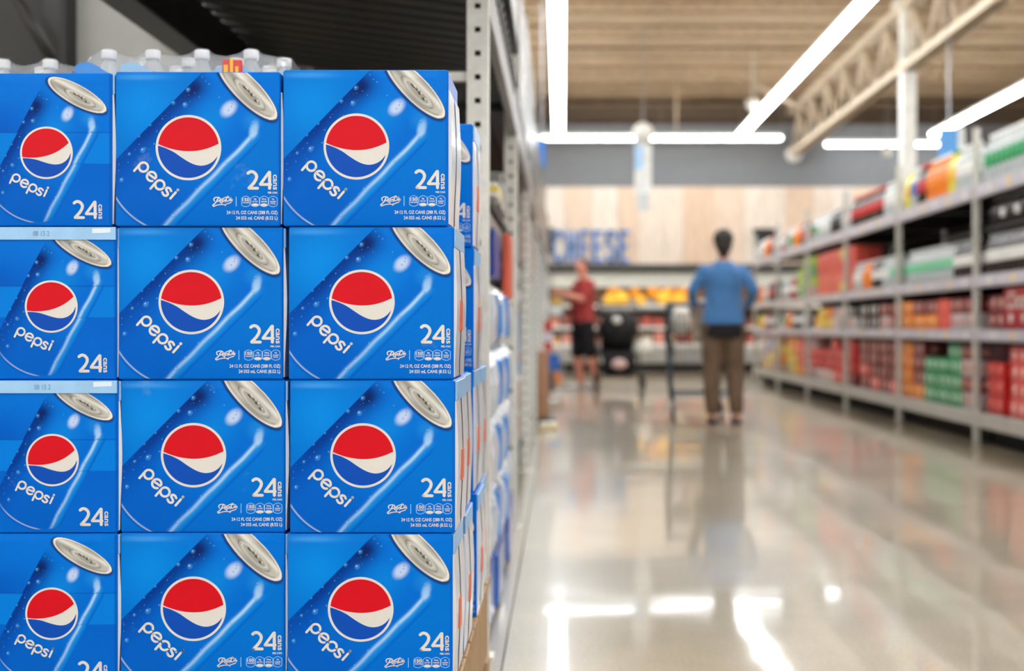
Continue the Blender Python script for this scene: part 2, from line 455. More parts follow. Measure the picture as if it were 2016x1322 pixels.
    for (cu, cv, a, b) in ((-20,-2,26,8),(22,0,16,6),(58,-4,16,10),(112,-14,16,9)):
        L = mixc(L, (66,60,54), (1-sstep(.6,1.3,ell(a,b,cu,cv)))*.9)
        L = mixc(L, (232,230,220), (1-sstep(.5,1.3,ell(a*.7,b*.6,cu+12,cv+10)))*.7)
    L = mixc(L, (232,232,226), sstep(275,300,u)*(1-sstep(300,318,u))*.5)
    m = 1-sstep(.985, 1.0, e)
    return C*(1-m[..., None])+L*m[..., None]
def grid_mesh(name, W, H, nx, ny, colour, mats, bul=.0022):
    X = np.linspace(0, 1, nx); Z = np.linspace(0, 1, ny)
    x, z = np.meshgrid(X, Z)
    e = bulge(x, z, bul)
    co = np.stack([(x-.5)*W, -e, z*H], -1).reshape(-1, 3)
    C = colour(x, 1-z).reshape(-1, 3)
    i = np.arange(nx*ny).reshape(ny, nx)
    q = np.stack([i[:-1,:-1], i[:-1,1:], i[1:,1:], i[1:,:-1]], -1).reshape(-1, 4)
    me = bpy.data.meshes.new(name)
    me.vertices.add(len(co)); me.vertices.foreach_set('co', co.astype(np.float32).ravel())
    me.loops.add(q.size); me.loops.foreach_set('vertex_index', q.astype(np.int32).ravel())
    me.polygons.add(len(q)); me.polygons.foreach_set('loop_start', (np.arange(len(q))*4).astype(np.int32))
    me.polygons.foreach_set('use_smooth', np.ones(len(q), bool))
    me.update(calc_edges=True)
    a = me.color_attributes.new('print', 'FLOAT_COLOR', 'POINT')
    a.data.foreach_set('color', np.concatenate([C, np.ones((len(C), 1))], 1).astype(np.float32).ravel())
    me.materials.append(mats)
    return me
def bulge(x, z, k=.0022):
    """cardboard pillows out a little between its folds; x,z in 0..1"""
    f = (1-np.abs(2*x-1)**5)*(1-np.abs(2*z-1)**6)
    top = .9*np.exp(-((z-.955)/.022)**2)*(.5+.5*np.sin(x*9+1))
    return .0006+k*f+k*.35*top*(1-np.abs(2*x-1)**8)
def print_material():
    m = bpy.data.materials.new('glossy_carton_print'); m.use_nodes = True
    nt = m.node_tree; b = nt.nodes['Principled BSDF']; L = nt.links.new
    at_ = nt.nodes.new('ShaderNodeAttribute'); at_.attribute_name = 'print'
    tc = nt.nodes.new('ShaderNodeTexCoord'); oi = nt.nodes.new('ShaderNodeObjectInfo')
    ad = nt.nodes.new('ShaderNodeVectorMath'); ad.operation = 'ADD'
    sc_ = nt.nodes.new('ShaderNodeVectorMath'); sc_.operation = 'SCALE'; sc_.inputs['Scale'].default_value = 3.0
    L(oi.outputs['Location'], sc_.inputs[0]); L(tc.outputs['Object'], ad.inputs[0]); L(sc_.outputs[0], ad.inputs[1])
    n = nt.nodes.new('ShaderNodeTexNoise'); n.inputs['Scale'].default_value = 14; n.inputs['Detail'].default_value = 5; n.inputs['Roughness'].default_value = .6
    L(ad.outputs[0], n.inputs['Vector'])
    r = nt.nodes.new('ShaderNodeValToRGB'); r.color_ramp.elements[0].position = .66; r.color_ramp.elements[1].position = .80
    r.color_ramp.elements[0].color = (0,0,0,1); r.color_ramp.elements[1].color = (.28,.28,.28,1)
    L(n.outputs['Fac'], r.inputs['Fac'])
    mx = nt.nodes.new('ShaderNodeMix'); mx.data_type = 'RGBA'
    L(r.outputs[0], mx.inputs[0]); L(at_.outputs['Color'], mx.inputs[6]); mx.inputs[7].default_value = (.28,.42,.62,1)
    L(mx.outputs[2], b.inputs['Base Color'])
    n2 = nt.nodes.new('ShaderNodeTexNoise'); n2.inputs['Scale'].default_value = 9; n2.inputs['Detail'].default_value = 2
    L(ad.outputs[0], n2.inputs['Vector'])
    bp = nt.nodes.new('ShaderNodeBump'); bp.inputs['Strength'].default_value = .35; bp.inputs['Distance'].default_value = .006
    L(n2.outputs['Fac'], bp.inputs['Height']); L(bp.outputs[0], b.inputs['Normal'])
    b.inputs['Roughness'].default_value = .28
    b.inputs['Specular IOR Level'].default_value = .07
    return m
M_print = print_material()
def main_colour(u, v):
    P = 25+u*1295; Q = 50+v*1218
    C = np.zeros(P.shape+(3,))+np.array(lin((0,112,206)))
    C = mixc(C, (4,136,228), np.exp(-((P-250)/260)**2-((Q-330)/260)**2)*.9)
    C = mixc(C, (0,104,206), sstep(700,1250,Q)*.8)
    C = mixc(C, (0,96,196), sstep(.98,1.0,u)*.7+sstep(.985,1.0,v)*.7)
    C = mixc(C, (96,170,230), np.exp(-((Q-85)/24)**2-((P-220)/200)**2)*.35)  # reflection in the top corner, painted in as a paler streak
    return can_art(P, Q, C)
EW = .200                                                   # width of the end face
ER = math.radians(16.5); EK = .81
# end face uses photo px relative to the upper left corner of the end (247 x 304 px)
def end_to_main(X, Y):
    dx, dy = (X-119)/EK, (Y-160.6)/EK
    c, s = math.cos(-ER), math.sin(-ER)
    return 602+4.006*(dx*c+dy*s), 657+4.006*(-dx*s+dy*c)
def main_to_end(P, Q):
    dx, dy = (P-602)/4.006, (Q-657)/4.006
    c, s = math.cos(ER), math.sin(ER)
    return 119+EK*(dx*c+dy*s), 160.6+EK*(-dx*s+dy*c)
def end_colour(u, v):
    X = u*247; Y = v*304
    # the four flaps meet with their print slightly out of register
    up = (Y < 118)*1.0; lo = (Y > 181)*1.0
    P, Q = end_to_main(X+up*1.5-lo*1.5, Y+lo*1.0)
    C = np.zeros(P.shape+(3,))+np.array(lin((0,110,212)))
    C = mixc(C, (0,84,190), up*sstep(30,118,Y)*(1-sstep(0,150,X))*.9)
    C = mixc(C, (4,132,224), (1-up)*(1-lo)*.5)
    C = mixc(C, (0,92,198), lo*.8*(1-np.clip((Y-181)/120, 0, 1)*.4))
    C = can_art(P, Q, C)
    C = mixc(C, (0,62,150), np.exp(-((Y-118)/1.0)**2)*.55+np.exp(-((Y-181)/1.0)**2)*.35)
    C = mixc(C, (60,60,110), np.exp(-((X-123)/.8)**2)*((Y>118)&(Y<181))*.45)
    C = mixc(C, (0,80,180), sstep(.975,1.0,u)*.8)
    return C
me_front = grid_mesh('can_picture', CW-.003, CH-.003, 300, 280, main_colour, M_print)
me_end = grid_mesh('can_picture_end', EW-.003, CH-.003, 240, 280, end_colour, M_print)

# flat print laid over the picture: polygons in artwork units
M_red = mat('print_red', (206,8,28), .3, var=.03, spec=.16)
M_wht = mat('print_white', (216,213,206), .3, var=.02)
M_nvy = mat('print_deep_blue', (0,74,178), .3, var=.04, spec=.16)
M_lbl = mat('print_light_blue', (150,204,245), .36, var=.02)
class Decal:
    def __init__(s, tf, W=CW, Hh=CH, off=.0003): s.b = MB(); s.tf = tf; s.W = W; s.H = Hh; s.off = off
    def pt(s, p):
        x, z = s.tf(*p)
        y = -float(bulge(min(1, max(0, x/s.W+.5)), min(1, max(0, z/s.H))))-s.off
        return (x, y, z)
    def poly(s, pts):
        tr = tessellate_polygon([[Vector((p[0], p[1], 0)) for p in pts]])
        n = len(s.b.v); s.b.v += [s.pt(p) for p in pts]
        for t in tr:
            a, b_, c = [Vector(s.b.v[n+i]) for i in t]
            f = (n+t[0], n+t[1], n+t[2])
            if (b_-a).cross(c-a).y > 0: f = f[::-1]
            s.b.f.append(f); s.b.mi.append(s.b.cur); s.b.sm.append(False)
    def strip(s, A, B, n=1):          # between two polylines, n bands
        for i in range(len(A)-1):
            for k in range(n):
                f = lambda a, b, t: (a[0]+(b[0]-a[0])*t, a[1]+(b[1]-a[1])*t)
                q = [f(A[i],B[i],k/n), f(A[i+1],B[i+1],k/n), f(A[i+1],B[i+1],(k+1)/n), f(A[i],B[i],(k+1)/n)]
                P = [s.pt(p) for p in q]
                nrm = (Vector(P[1])-Vector(P[0])).cross(Vector(P[2])-Vector(P[0]))
                if nrm.y > 0: P = P[::-1]
                s.b.quad(P)
    def stroke(s, pts, w, closed=False, cap=True):
        pts = [Vector((p[0], p[1])) for p in pts]
        if closed: pts = pts+[pts[0], pts[1]]
        A = []; B = []
        for i, p in enumerate(pts):
            t = pts[min(i+1, len(pts)-1)]-pts[max(i-1, 0)]
            if t.length < 1e-6: t = Vector((1, 0))
            t.normalize(); nn = Vector((-t.y, t.x))*w/2
            A.append(p+nn); B.append(p-nn)
        s.strip(A, B)
        if cap and not closed:
            for p in (pts[0], pts[-1]):
                s.poly([(p.x+math.cos(a*PI/5)*w/2, p.y+math.sin(a*PI/5)*w/2) for a in range(10)])
def arcp(cx, cy, r, a0, a1, n=18, ry=None):
    ry = ry or r
    return [(cx+r*math.cos(math.radians(a0+(a1-a0)*i/n)), cy+ry*math.sin(math.radians(a0+(a1-a0)*i/n))) for i in range(n+1)]
def smooth_curve(pts, n=8):
    out = []
    for i in range(len(pts)-1):
        p0 = pts[max(i-1,0)]; p1 = pts[i]; p2 = pts[i+1]; p3 = pts[min(i+2,len(pts)-1)]
        for k in range(n):
            t = k/n
            out.append(tuple(.5*((2*p1[j])+(-p0[j]+p2[j])*t+(2*p0[j]-5*p1[j]+4*p2[j]-p3[j])*t*t+(-p0[j]+3*p1[j]-3*p2[j]+p3[j])*t**3) for j in (0,1)))
    return out+[pts[-1]]
# text from the built-in font
_tc = {}
def text_mesh(txt, shear=0, bold=0):
    key = (txt, shear, bold)
    if key in _tc: return _tc[key]
    cu = bpy.data.curves.new('t', 'FONT'); cu.body = txt; cu.size = 1; cu.shear = shear; cu.offset = bold; cu.resolution_u = 3
    o = bpy.data.objects.new('t', cu); COL.objects.link(o)
    dg = bpy.context.evaluated_depsgraph_get(); dg.update()
    e = o.evaluated_get(dg); me = e.to_mesh()
    v = [tuple(p.co[:2]) for p in me.vertices]; f = [tuple(p.vertices) for p in me.polygons]
    e.to_mesh_clear(); bpy.data.objects.remove(o); bpy.data.curves.remove(cu)
    x0 = min(p[0] for p in v); x1 = max(p[0] for p in v); y0 = min(p[1] for p in v); y1 = max(p[1] for p in v)
    v = [((p[0]-x0)/(x1-x0), (p[1]-y0)/(y1-y0)) for p in v]
    _tc[key] = (v, f); return _tc[key]
def decal_text(D, txt, x0, y0, x1, y1, rot=False, shear=0, bold=0):
    """fit txt in the artwork box; rot: reads downward"""
    v, f = text_mesh(txt, shear, bold); n = len(D.b.v)
    for (a, b) in v:
        p = (x0+(x1-x0)*a, y1-(y1-y0)*b) if not rot else (x0+(x1-x0)*b, y0+(y1-y0)*a)
        D.b.v.append(D.pt(p))
    for q in f:
        A, B_, C_ = [Vector(D.b.v[n+i]) for i in q[:3]]
        q = tuple(n+i for i in q)
        if (B_-A).cross(C_-A).y > 0: q = q[::-1]
        D.b.f.append(q); D.b.mi.append(0); D.b.sm.append(False)
def emblem(tf, W):
    cx, cy = 602, 657
    ring = Decal(tf, W, off=.00025); R0 = 257
    ang = [i*360/72 for i in range(73)]
    for r0, r1 in ((0.5,120),(120,200),(200,R0)):
        ring.strip([(cx+r0*math.cos(math.radians(a)), cy+r0*math.sin(math.radians(a))) for a in ang], [(cx+r1*math.cos(math.radians(a)), cy+r1*math.sin(math.radians(a))) for a in ang])
    R = 238
    redc = smooth_curve([(366,630),(430,655),(510,676),(600,685),(690,678),(770,656),(838,626)], 6)
    red = Decal(tf, W, off=.00045)
    top = [(x, cy-math.sqrt(max(0, R*R-(x-cx)**2))) for x, y in redc]
    top[0] = redc[0]; top[-1] = redc[-1]
    a0 = math.degrees(math.atan2(redc[0][1]-cy, redc[0][0]-cx)); a1 = math.degrees(math.atan2(redc[-1][1]-cy, redc[-1][0]-cx))
    if a0 < 0: a0 += 360
    if a1 < 0: a1 += 360
    outer = arcp(cx, cy, R, a0, a1 if a1 > a0 else a1+360, len(redc)-1)
    red.strip(outer, redc, 6)
    bluc = smooth_curve([(368,642),(430,664),(490,694),(545,732),(600,767),(650,790),(700,799),(750,790),(795,764),(832,722)], 5)
    a0 = math.degrees(math.atan2(bluc[0][1]-cy, bluc[0][0]-cx)) % 360; a1 = math.degrees(math.atan2(bluc[-1][1]-cy, bluc[-1][0]-cx)) % 360
    outer = arcp(cx, cy, R, a0, a1, len(bluc)-1)
    blue = Decal(tf, W, off=.00045); blue.strip(bluc, outer, 6)
    return [('emblem_ring', ring.b, M_wht), ('emblem_top', red.b, M_red), ('emblem_base', blue.b, M_nvy)]
def wordmark(tf, W):
    D = Decal(tf, W, off=.0004)
    e1 = (.755,.656); e2 = (.656,-.755)
    def loc(o): return lambda x, y: (o[0]+e1[0]*x+e2[0]*y, o[1]+e1[1]*x+e2[1]*y)
    w = 18.5; r = 36
    def put(o, pts, closed=False):
        f = loc(o); D.stroke([f(*p) for p in pts], w, closed)
    circ = arcp(0, 0, r, 0, 345, 22)
    for o in ((250,810),(378,950)):                    # two p
        put(o, arcp(0, 0, r, 0, 360, 26)[:-1], True); put(o, [(-r, 4),(-r, -40),(-r, -70)])
    put((313,884), arcp(0, 0, r, -38, -352, 24)+[(-r+2, -1)])                    # e
    put((433,1004), smooth_curve([(22,26),(2,34),(-17,27),(-18,12),(0,2),(18,-8),(18,-25),(0,-35),(-24,-27)], 5))   # s
    put((478,1040), [(-2,-24),(-2,40)]); f = loc((478,1040)); D.stroke([f(-2,64), f(-2,66)], 23)
    return ('wordmark', D.b, M_wht)
def count_print(tf, W, dx=0, dy=0, full=True, k=1.0):
    T = lambda x, y: (1297+(x-1297)*k+dx, 990+(y-990)*k+dy)
    D = Decal(tf, W, off=.0004)
    two = smooth_curve([(1068,858),(1088,846),(1112,850),(1132,872),(1132,900),(1112,935),(1075,975)], 5)
    D.stroke([T(*p) for p in two], 24*k); D.stroke([T(1075,976), T(1142,976)], 23*k)
    D.stroke([T(1236,976), T(1236,850)], 24*k); D.stroke([T(1232,850), T(1164,944)], 22*k); D.stroke([T(1164,946), T(1243,946)], 22*k)
    a = T(1262,868); b = T(1292,988)
    decal_text(D, 'cans', a[0], a[1], b[0], b[1], rot=True, bold=.02)
    # rotated text reads downward: flip done by mapping
    out = [('count_lettering', D.b, M_wht)]
    if full:
        D = Decal(tf, W, off=.0004)
        decal_text(D, 'PER CAN', 1222, 1003, 1295, 1018, bold=.03)
        out.append(('pack_lettering', D.b, M_wht)); D = Decal(tf, W, off=.0004)
        decal_text(D, '24·12 FL OZ CANS (288 FL OZ)', 900, 1153, 1297, 1188, bold=.02)
        out.append(('volume_lettering', D.b, M_wht)); D = Decal(tf, W, off=.0004)
        decal_text(D, '24·355 mL CANS (8.52 L)', 972, 1196, 1297, 1231, bold=.02)
        out.append(('volume_lettering', D.b, M_wht))
        D = Decal(tf, W, off=.0004)
        D.stroke([(975,1042),(975,1118)], 5, cap=False)
        for i, x in enumerate((1018,1091,1160,1230)):
            x2 = x+64; c = (x+x2)/2
            D.stroke(smooth_curve([(x+4,1050),(c,1038),(x2-4,1050),(x2,1060),(x2,1100),(x2-5,1112),(c,1121),(x+5,1112),(x,1100),(x,1060),(x+4,1050)], 4), 4, cap=False)
        out.append(('nutrition_outline', D.b, M_lbl))
        D = Decal(tf, W, off=.0004)
        decal_text(D, '150', 1024, 1052, 1078, 1080, bold=.03); decal_text(D, 'CALORIES', 1024, 1084, 1078, 1095, bold=.03)
        for i, (x, a, b) in enumerate(((1091,'0g','SAT FAT'),(1160,'30mg','SODIUM'),(1230,'41g','SUGARS'))):
            wdt = 20 if i != 1 else 34
            decal_text(D, a, x+32-wdt/2, 1054, x+32+wdt/2, 1070, bold=.03); decal_text(D, b, x+10, 1075, x+54, 1087, bold=.03)
            if i < 2: D.poly(arcp(x+32, 1106, 27, 0, 345, 23, 11))
            else: decal_text(D, 'TOTAL', x+12, 1091, x+52, 1102, bold=.03)
        out.append(('nutrition_lettering', D.b, M_wht))
        # old fashioned script wordmark
        D = Decal(tf, W, off=.0004)
        for pts, w in (([(812,1112),(800,1118),(792,1110),(804,1100),(818,1085),(832,1060),(838,1052)], 9),
                       ([(806,1078),(800,1062),(812,1050),(836,1048),(850,1056),(846,1070),(830,1080)], 8),
                       ([(848,1082),(862,1074),(856,1066),(846,1078),(852,1090),(866,1086)], 6),
                       ([(868,1068),(866,1084),(860,1104)], 6), ([(868,1070),(880,1068),(880,1078),(868,1084)], 6),
                       ([(894,1064),(886,1070),(894,1078),(888,1086)], 6),
                       ([(862,1062),(884,1052),(900,1046),(918,1044),(906,1040)], 7),
                       ([(922,1052),(908,1048),(898,1062),(902,1078),(916,1076)], 8),
                       ([(918,1066),(924,1062),(926,1072),(918,1074)], 6),
                       ([(934,1050),(928,1076)], 6), ([(944,1062),(934,1066),(938,1076),(944,1062),(944,1078)], 5),
                       ([(800,1118),(830,1108),(862,1104),(884,1106),(906,1098),(930,1090),(936,1084)], 7),
                       ([(888,1112),(892,1106)], 9)):
            D.stroke(smooth_curve(pts, 4), w)
        out.append(('script_wordmark', D.b, M_wht))
    return out
tf_main = lambda P, Q: ((P-25)*SX-CW/2, CH-(Q-50)*SZ)
def tf_end(P, Q):
    X, Y = main_to_end(P, Q)
    return (X/247*EW-EW/2, CH-Y/304*CH)
def tf_end_flat(P, Q):     # the numerals stand upright on the end face; P,Q in main units, right bottom anchored
    X = 245-(1320-P)/4.1+0; Y = 304-(1018-Q)/4.1-5
    X -= 10
    return (X/247*EW-EW/2, CH-Y/304*CH)
def fix(parts): return [(n, b.mesh(n, m)) for n, b, m in parts]
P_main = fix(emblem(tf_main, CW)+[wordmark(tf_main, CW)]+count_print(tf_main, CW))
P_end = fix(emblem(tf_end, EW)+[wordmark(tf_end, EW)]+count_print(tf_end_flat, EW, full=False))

# carton bodies
M_carton = mat('blue_carton', (0,104,204), .35, spec=.2, var=.06, bump=.15, bscale=12)
M_cside = mat('pale_carton_side', (206,212,224), .3, var=.05, scale=5, coat=.3, bump=.3, bscale=10)
M_cflap = mat('pale_blue_flap', (140,188,232), .35, var=.05)
M_orange = mat('orange_stripe', (222,104,70), .4)
M_edge = mat('white_board_edge', (226,228,230), .6)
def carton_body(W, D):
    b = MB(); b.cbox(-W/2, W/2, 0, D, 0, CH, .003); return b.mesh('carton', M_carton)
me_body = carton_body(CW, CD); me_body_e = carton_body(EW, CW)
def side_parts(W, D):
    out = []
    # pale glued side panel with overlapping flaps, folds bowed slightly off the face
    x = W/2
    b = MB(); n = 10
    for i in range(n):
        z0 = .004+(CH-.036)*i/n; z1 = .004+(CH-.036)*(i+1)/n
        f = lambda z: .0012+.004*math.sin(PI*z/CH)**2
        for (ya, yb, o) in ((.004, D*.5, 0), (D*.5, D-.004, .0012)):
            b.quad([(x+f(z0)+o, ya, z0), (x+f(z0)+o, yb, z0), (x+f(z1)+o, yb, z1), (x+f(z1)+o, ya, z1)])
        b.quad([(x, .003, z0), (x+f(z0), .004, z0), (x+f(z1), .004, z1), (x, .003, z1)])
    out.append(('side_flap', b.mesh('side_flap', M_cside)))
    b = MB(); b.cbox(x, x+.0035, .002, D-.002, CH-.034, CH-.002, .001); out.append(('top_tape', b.mesh('top_tape', M_cflap)))
    b = MB(); b.box(x+.0045, x+.0066, D*.34, D*.56, CH*.32, CH*.52); out.append(('carry_hole_liner', b.mesh('carry_hole_liner', M_orange)))
    return out
P_side = side_parts(CW, CD); P_side_e = side_parts(EW, CW)
# strip and faint code along the top of some ends
b = MB(); b.box(-EW/2+.001, EW/2-.001, -.0042, -.0005, CH-.021, CH-.001); me_strip = b.mesh('pale_top_strip', mat('pale_blue_strip', (150,196,236), .3, var=.08, scale=14))
D = Decal(lambda X, Y: (X/247*EW-EW/2, CH-Y/304*CH), EW, off=.0)
D.pt = lambda p: (p[0]/247*EW-EW/2, -.0046, CH-p[1]/304*CH)
decal_text(D, '08 15 2', 84, 9, 116, 19); me_code = D.b.mesh('date_code', mat('code_ink', (108,140,176), .6))
D = Decal(None, EW); D.pt = lambda p: (p[0]/247*EW-EW/2, -.0046, CH-p[1]/304*CH)
D.poly([(200,4),(236,3),(236,12),(200,14)]); me_patch = D.b.mesh('white_print_patch', mat('patch_print', (214,228,244), .5))

def make_case(kind, label, loc, rz=0, rough=False, row=1):
    t = thing('soda_case', label, 'soda case', loc, rz, None)
    if kind == 'front':
        obj('carton', me_body, t)
        o = obj('can_picture', me_front, t, (0, 0, .0015))
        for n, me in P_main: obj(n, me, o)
        for n, me in P_side:
            if row or n == 'side_flap': obj(n, me, t)
    else:
        obj('carton', me_body_e, t)
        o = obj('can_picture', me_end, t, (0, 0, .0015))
        for n, me in P_end: obj(n, me, o)
        for n, me in P_side_e: obj(n, me, t)
        if rough:
            s = obj('pale_top_strip', me_strip, t); obj('date_code', me_code, s); obj('white_print_patch', me_patch, s)
    return t
Z0 = 2.27
def pxX(px, Y=Z0): return (px-1105)*Y/F
BASE = CAM_H-(1352-645)*Z0/F
rows = [('top row', 445.5, 0), ('second row from the top', 747.5, 1), ('third row from the top', 1050, 2), ('bottom row', 1352, 3)]
left = {0: (-25,222), 1: (-17,230), 2: (-14,233), 3: (-15,232)}
mid = {0: (228,552), 1: (232,557), 2: (236,561), 3: (236,562)}
rgt = {0: (557,884), 1: (568,894), 2: (570,897), 3: (567,891)}
for nm, bot, r in rows:
    z = BASE+.2448*(3-r)
    for colname, dct, kind in (('left column', left, 'end'), ('middle column', mid, 'front'), ('right column', rgt, 'front')):
        a, b = dct[r]; xc = (pxX(a)+pxX(b))/2
        look = 'blue soda case seen end on' if kind == 'end' else 'blue soda case'
        if kind == 'end' and r in (1, 2): look = 'end-on blue soda case with pale top strip'
        extra = random.uniform(-.004, .004)
        q_ = make_case(kind, '%s, %s, %s of the front display' % (look, nm.replace(' from the top',''), colname), (xc, Z0+extra, z), math.radians(random.uniform(-.35, .35)), r in (1, 2), r)
        if r == 0: q_.scale = (1, 1, {'end': 1.0}.get(kind, 1.010 if colname[0] == 'm' else 1.022))
# the cases behind the right column
for nm, bot, r in rows:
    z = BASE+.2448*(3-r)
    if r >= 2:
        make_case('front', 'blue soda case right behind the front right column, %s' % nm, (-.177-CW/2+.003*(r-2)+.003, 2.492, z))
    make_case('front', 'blue soda case set back near the rack post, %s' % nm, (-.176-CW/2+(.001,.003,.002,.009)[r], 2.81, z-.003*(r < 2)))
    if r >= 2: make_case('front', 'rearmost blue soda case before the rack post, %s' % nm, (-.177-CW/2+.004, 3.03, z))
# pallet platform under the display
M_wood = mat('pallet_wood', (168,138,104), .7, var=.15, scale=10, stretch=(1,8,1))
t = thing('display_platform', 'wooden pallet platform under the front display of blue soda cases', 'pallet', (-.62, 2.75, 0))
for k in range(9): MB().cbox(-1.17, .455, -.50+k*.116, -.50+k*.116+.10, BASE-.018, BASE, .002).build('deck_board', M_wood, t)
for x in (-1.16, -.80, -.49, -.05, .38): MB().cbox(x, x+.07, -.50, .53, .12, BASE-.018, .003).build('stringer', M_wood, t)
for k in range(4): MB().cbox(-1.17, .455, -.50+k*.31, -.50+k*.31+.1, .0, .12, .003).build('bottom_block', M_wood, t)

# brown cartons carrying the bottle packs (hidden behind the display but they hold the bottles up)
M_card = mat('brown_cardboard', (176,140,100), .8, var=.08)
for i, x in enumerate((-1.36, -.985, -.61)):
    for k in range(3):
        o = MB().cbox(0, .365, 2.62, 3.20, BASE+.002+k*.2834, BASE+.2834*(k+1), .004).build('stacked_carton', M_card, None, (x-.36+.37*0, 0, 0))
        tag(o, 'brown carton under the bottle packs, %s column, %s layer up' % (ORD[i], ORD[k]), 'carton', 'brown cartons under the bottle packs')
BT = BASE+.8502

# shrink wrapped bottle packs on top
M_clear = mat('clear_bottle_plastic', (226,232,236), .12, alpha=.34, spec=.8)
M_cap = mat('frosted_white_cap', (226,228,230), .35)
M_film = mat('clear_shrink_film', (220,228,236), .12, alpha=.26, spec=1.0, coat=1.0, bump=.6, bscale=30)
M_filmblue = mat('light_blue_film_band', (4,132,222), .3, alpha=.92, coat=.2, bump=.2, bscale=25)
M_filmpale = mat('milky_blue_film_band', (130,190,236), .3, alpha=.72, coat=.3, bump=.3, bscale=25)
M_label_o = mat('orange_bottle_label', (206,112,76), .4)
def bottle_mb(r, h, seg=18):
    s = h/.30; b = MB()
    b.lathe([(r*.72,0),(r*.96,.012*s),(r,.03*s),(r*.97,.09*s),(r,.12*s),(r,.165*s),(r*.94,.195*s),(r*.74,.225*s),(r*.48,.252*s),(r*.33,.268*s),(.014*s,.275*s),(.0135*s,.288*s)], seg)
    return b
def cap_mb(h, seg=14, r=.0150):
    s = h/.30; b = MB(); b.lathe([(r*.97,.279*s),(r,.282*s),(r,.297*s),(r*.9,.3*s),(0,.3*s)], seg); return b
BH = .262
me_b2 = bottle_mb(.047, BH).mesh('bottle', M_clear); me_c2 = cap_mb(BH).mesh('cap', M_cap)
def pack(label, x0, y0, nx, ny, film_hi, pale, sp=.098, z=BT):
    t = thing('shrink_wrapped_bottle_pack', label, 'bottle pack', (x0, y0, z))
    cs = []
    for j in range(ny):
        for i in range(nx):
            cx = sp/2+i*sp+(sp/2 if j % 2 else 0); cy = sp/2+j*sp*.9
            cs.append((cx, cy)); o = obj('bottle', me_b2, t, (cx, cy, 0)); obj('cap', me_c2, o)
    W = nx*sp+(sp/2 if ny > 1 else 0); Dp = sp+(ny-1)*sp*.9
    # film draped over the caps, sagging between them
    def H(x, y):
        h = .185
        for cx, cy in cs:
            d = math.hypot(x-cx, y-cy)
            h = max(h, BH+.003-min(max(0, d-.014)*1.2, .010)-max(0, d-.02)*.22)
        e = min(x+.004, W+.004-x, y+.004, Dp+.004-y)
        return h-.06*max(0, 1-e/.035)**2
    nx_, ny_ = int(W/.007), int(Dp/.012)
    b = MB(); g = [[(-.004+(W+.008)*i/nx_, -.004+(Dp+.008)*j/ny_) for i in range(nx_+1)] for j in range(ny_+1)]
    for j in range(ny_+1):
        for i in range(nx_+1): b.v.append((g[j][i][0], g[j][i][1], H(*g[j][i])))
    for j in range(ny_):
        for i in range(nx_):
            a = j*(nx_+1)+i; b.f.append((a, a+1, a+nx_+2, a+nx_+1)); b.mi.append(0); b.sm.append(True)
    for i in range(nx_):
        for j, s in ((0,1),(ny_,-1)):
            p = g[j][i]; q = g[j][i+1]
            Q = [(p[0],p[1],.0),(q[0],q[1],.0),(q[0],q[1],H(*q)),(p[0],p[1],H(*p))]
            b.quad(Q[::s], True)
    for j in range(ny_):
        for i, s in ((0,-1),(nx_,1)):
            p = g[j][i]; q = g[j+1][i]
            Q = [(p[0],p[1],.0),(q[0],q[1],.0),(q[0],q[1],H(*q)),(p[0],p[1],H(*p))]
            b.quad(Q[::s], True)
    b.build('shrink_film', M_film, t)
    if film_hi:
        # printed band of the film around the bottle shoulders
        b = MB(); n = int(W/.006)
        for i in range(n):
            x0_, x1_ = W*i/n, W*(i+1)/n
            f = lambda x: film_hi+.010*math.sin(x*31+1.1)+.006*math.sin(x*67)
            for y_, s in ((-.006,1),(Dp+.006,-1)):
                Q = [(x0_, y_, .0),(x1_, y_, .0),(x1_, y_, f(x1_)),(x0_, y_, f(x0_))]
                b.quad(Q[::s])
        for x_, s in ((-.006,-1),(W+.006,1)):
            Q = [(x_, -.006, 0),(x_, Dp+.006, 0),(x_, Dp+.006, film_hi),(x_, -.006, film_hi)]; b.quad(Q[::s])
        b.build('printed_band', M_filmpale if pale else M_filmblue, t)
    return t
Yp = 2.72
sp = .0955
pack('clear shrink wrapped bottle pack at the far left above the soda cases', pxX(145,Yp)-3*sp-.05, Yp+.1, 3, 2, 0, False, sp, BT)
pack('shrink wrapped bottle pack with a bright blue band, middle of the three packs', pxX(150,Yp), Yp, 1, 2, .214, False, sp)
p3 = pack('widest shrink wrapped bottle pack with milky blue band and red label, right of the others', pxX(238,Yp), Yp, 3, 4, .214, True, sp)
o = MB(); x_ = pxX(460,Yp)-pxX(238,Yp)
o.cbox(x_-.019, x_+.019, -.012, -.008, .18, .233, .002); lab = o.build('red_label', mat('label_red', (216,40,30), .35, coat=.5), p3); 
o = MB(); o.box(x_-.016, x_-.008, -.0135, -.012, .18, .223); o.box(x_-.004, x_+.002, -.0135, -.012, .18, .235); o.box(x_+.006, x_+.012, -.0135, -.012, .18, .22); o.build('yellow_print', mat('label_yellow', (244,190,60), .4), lab)
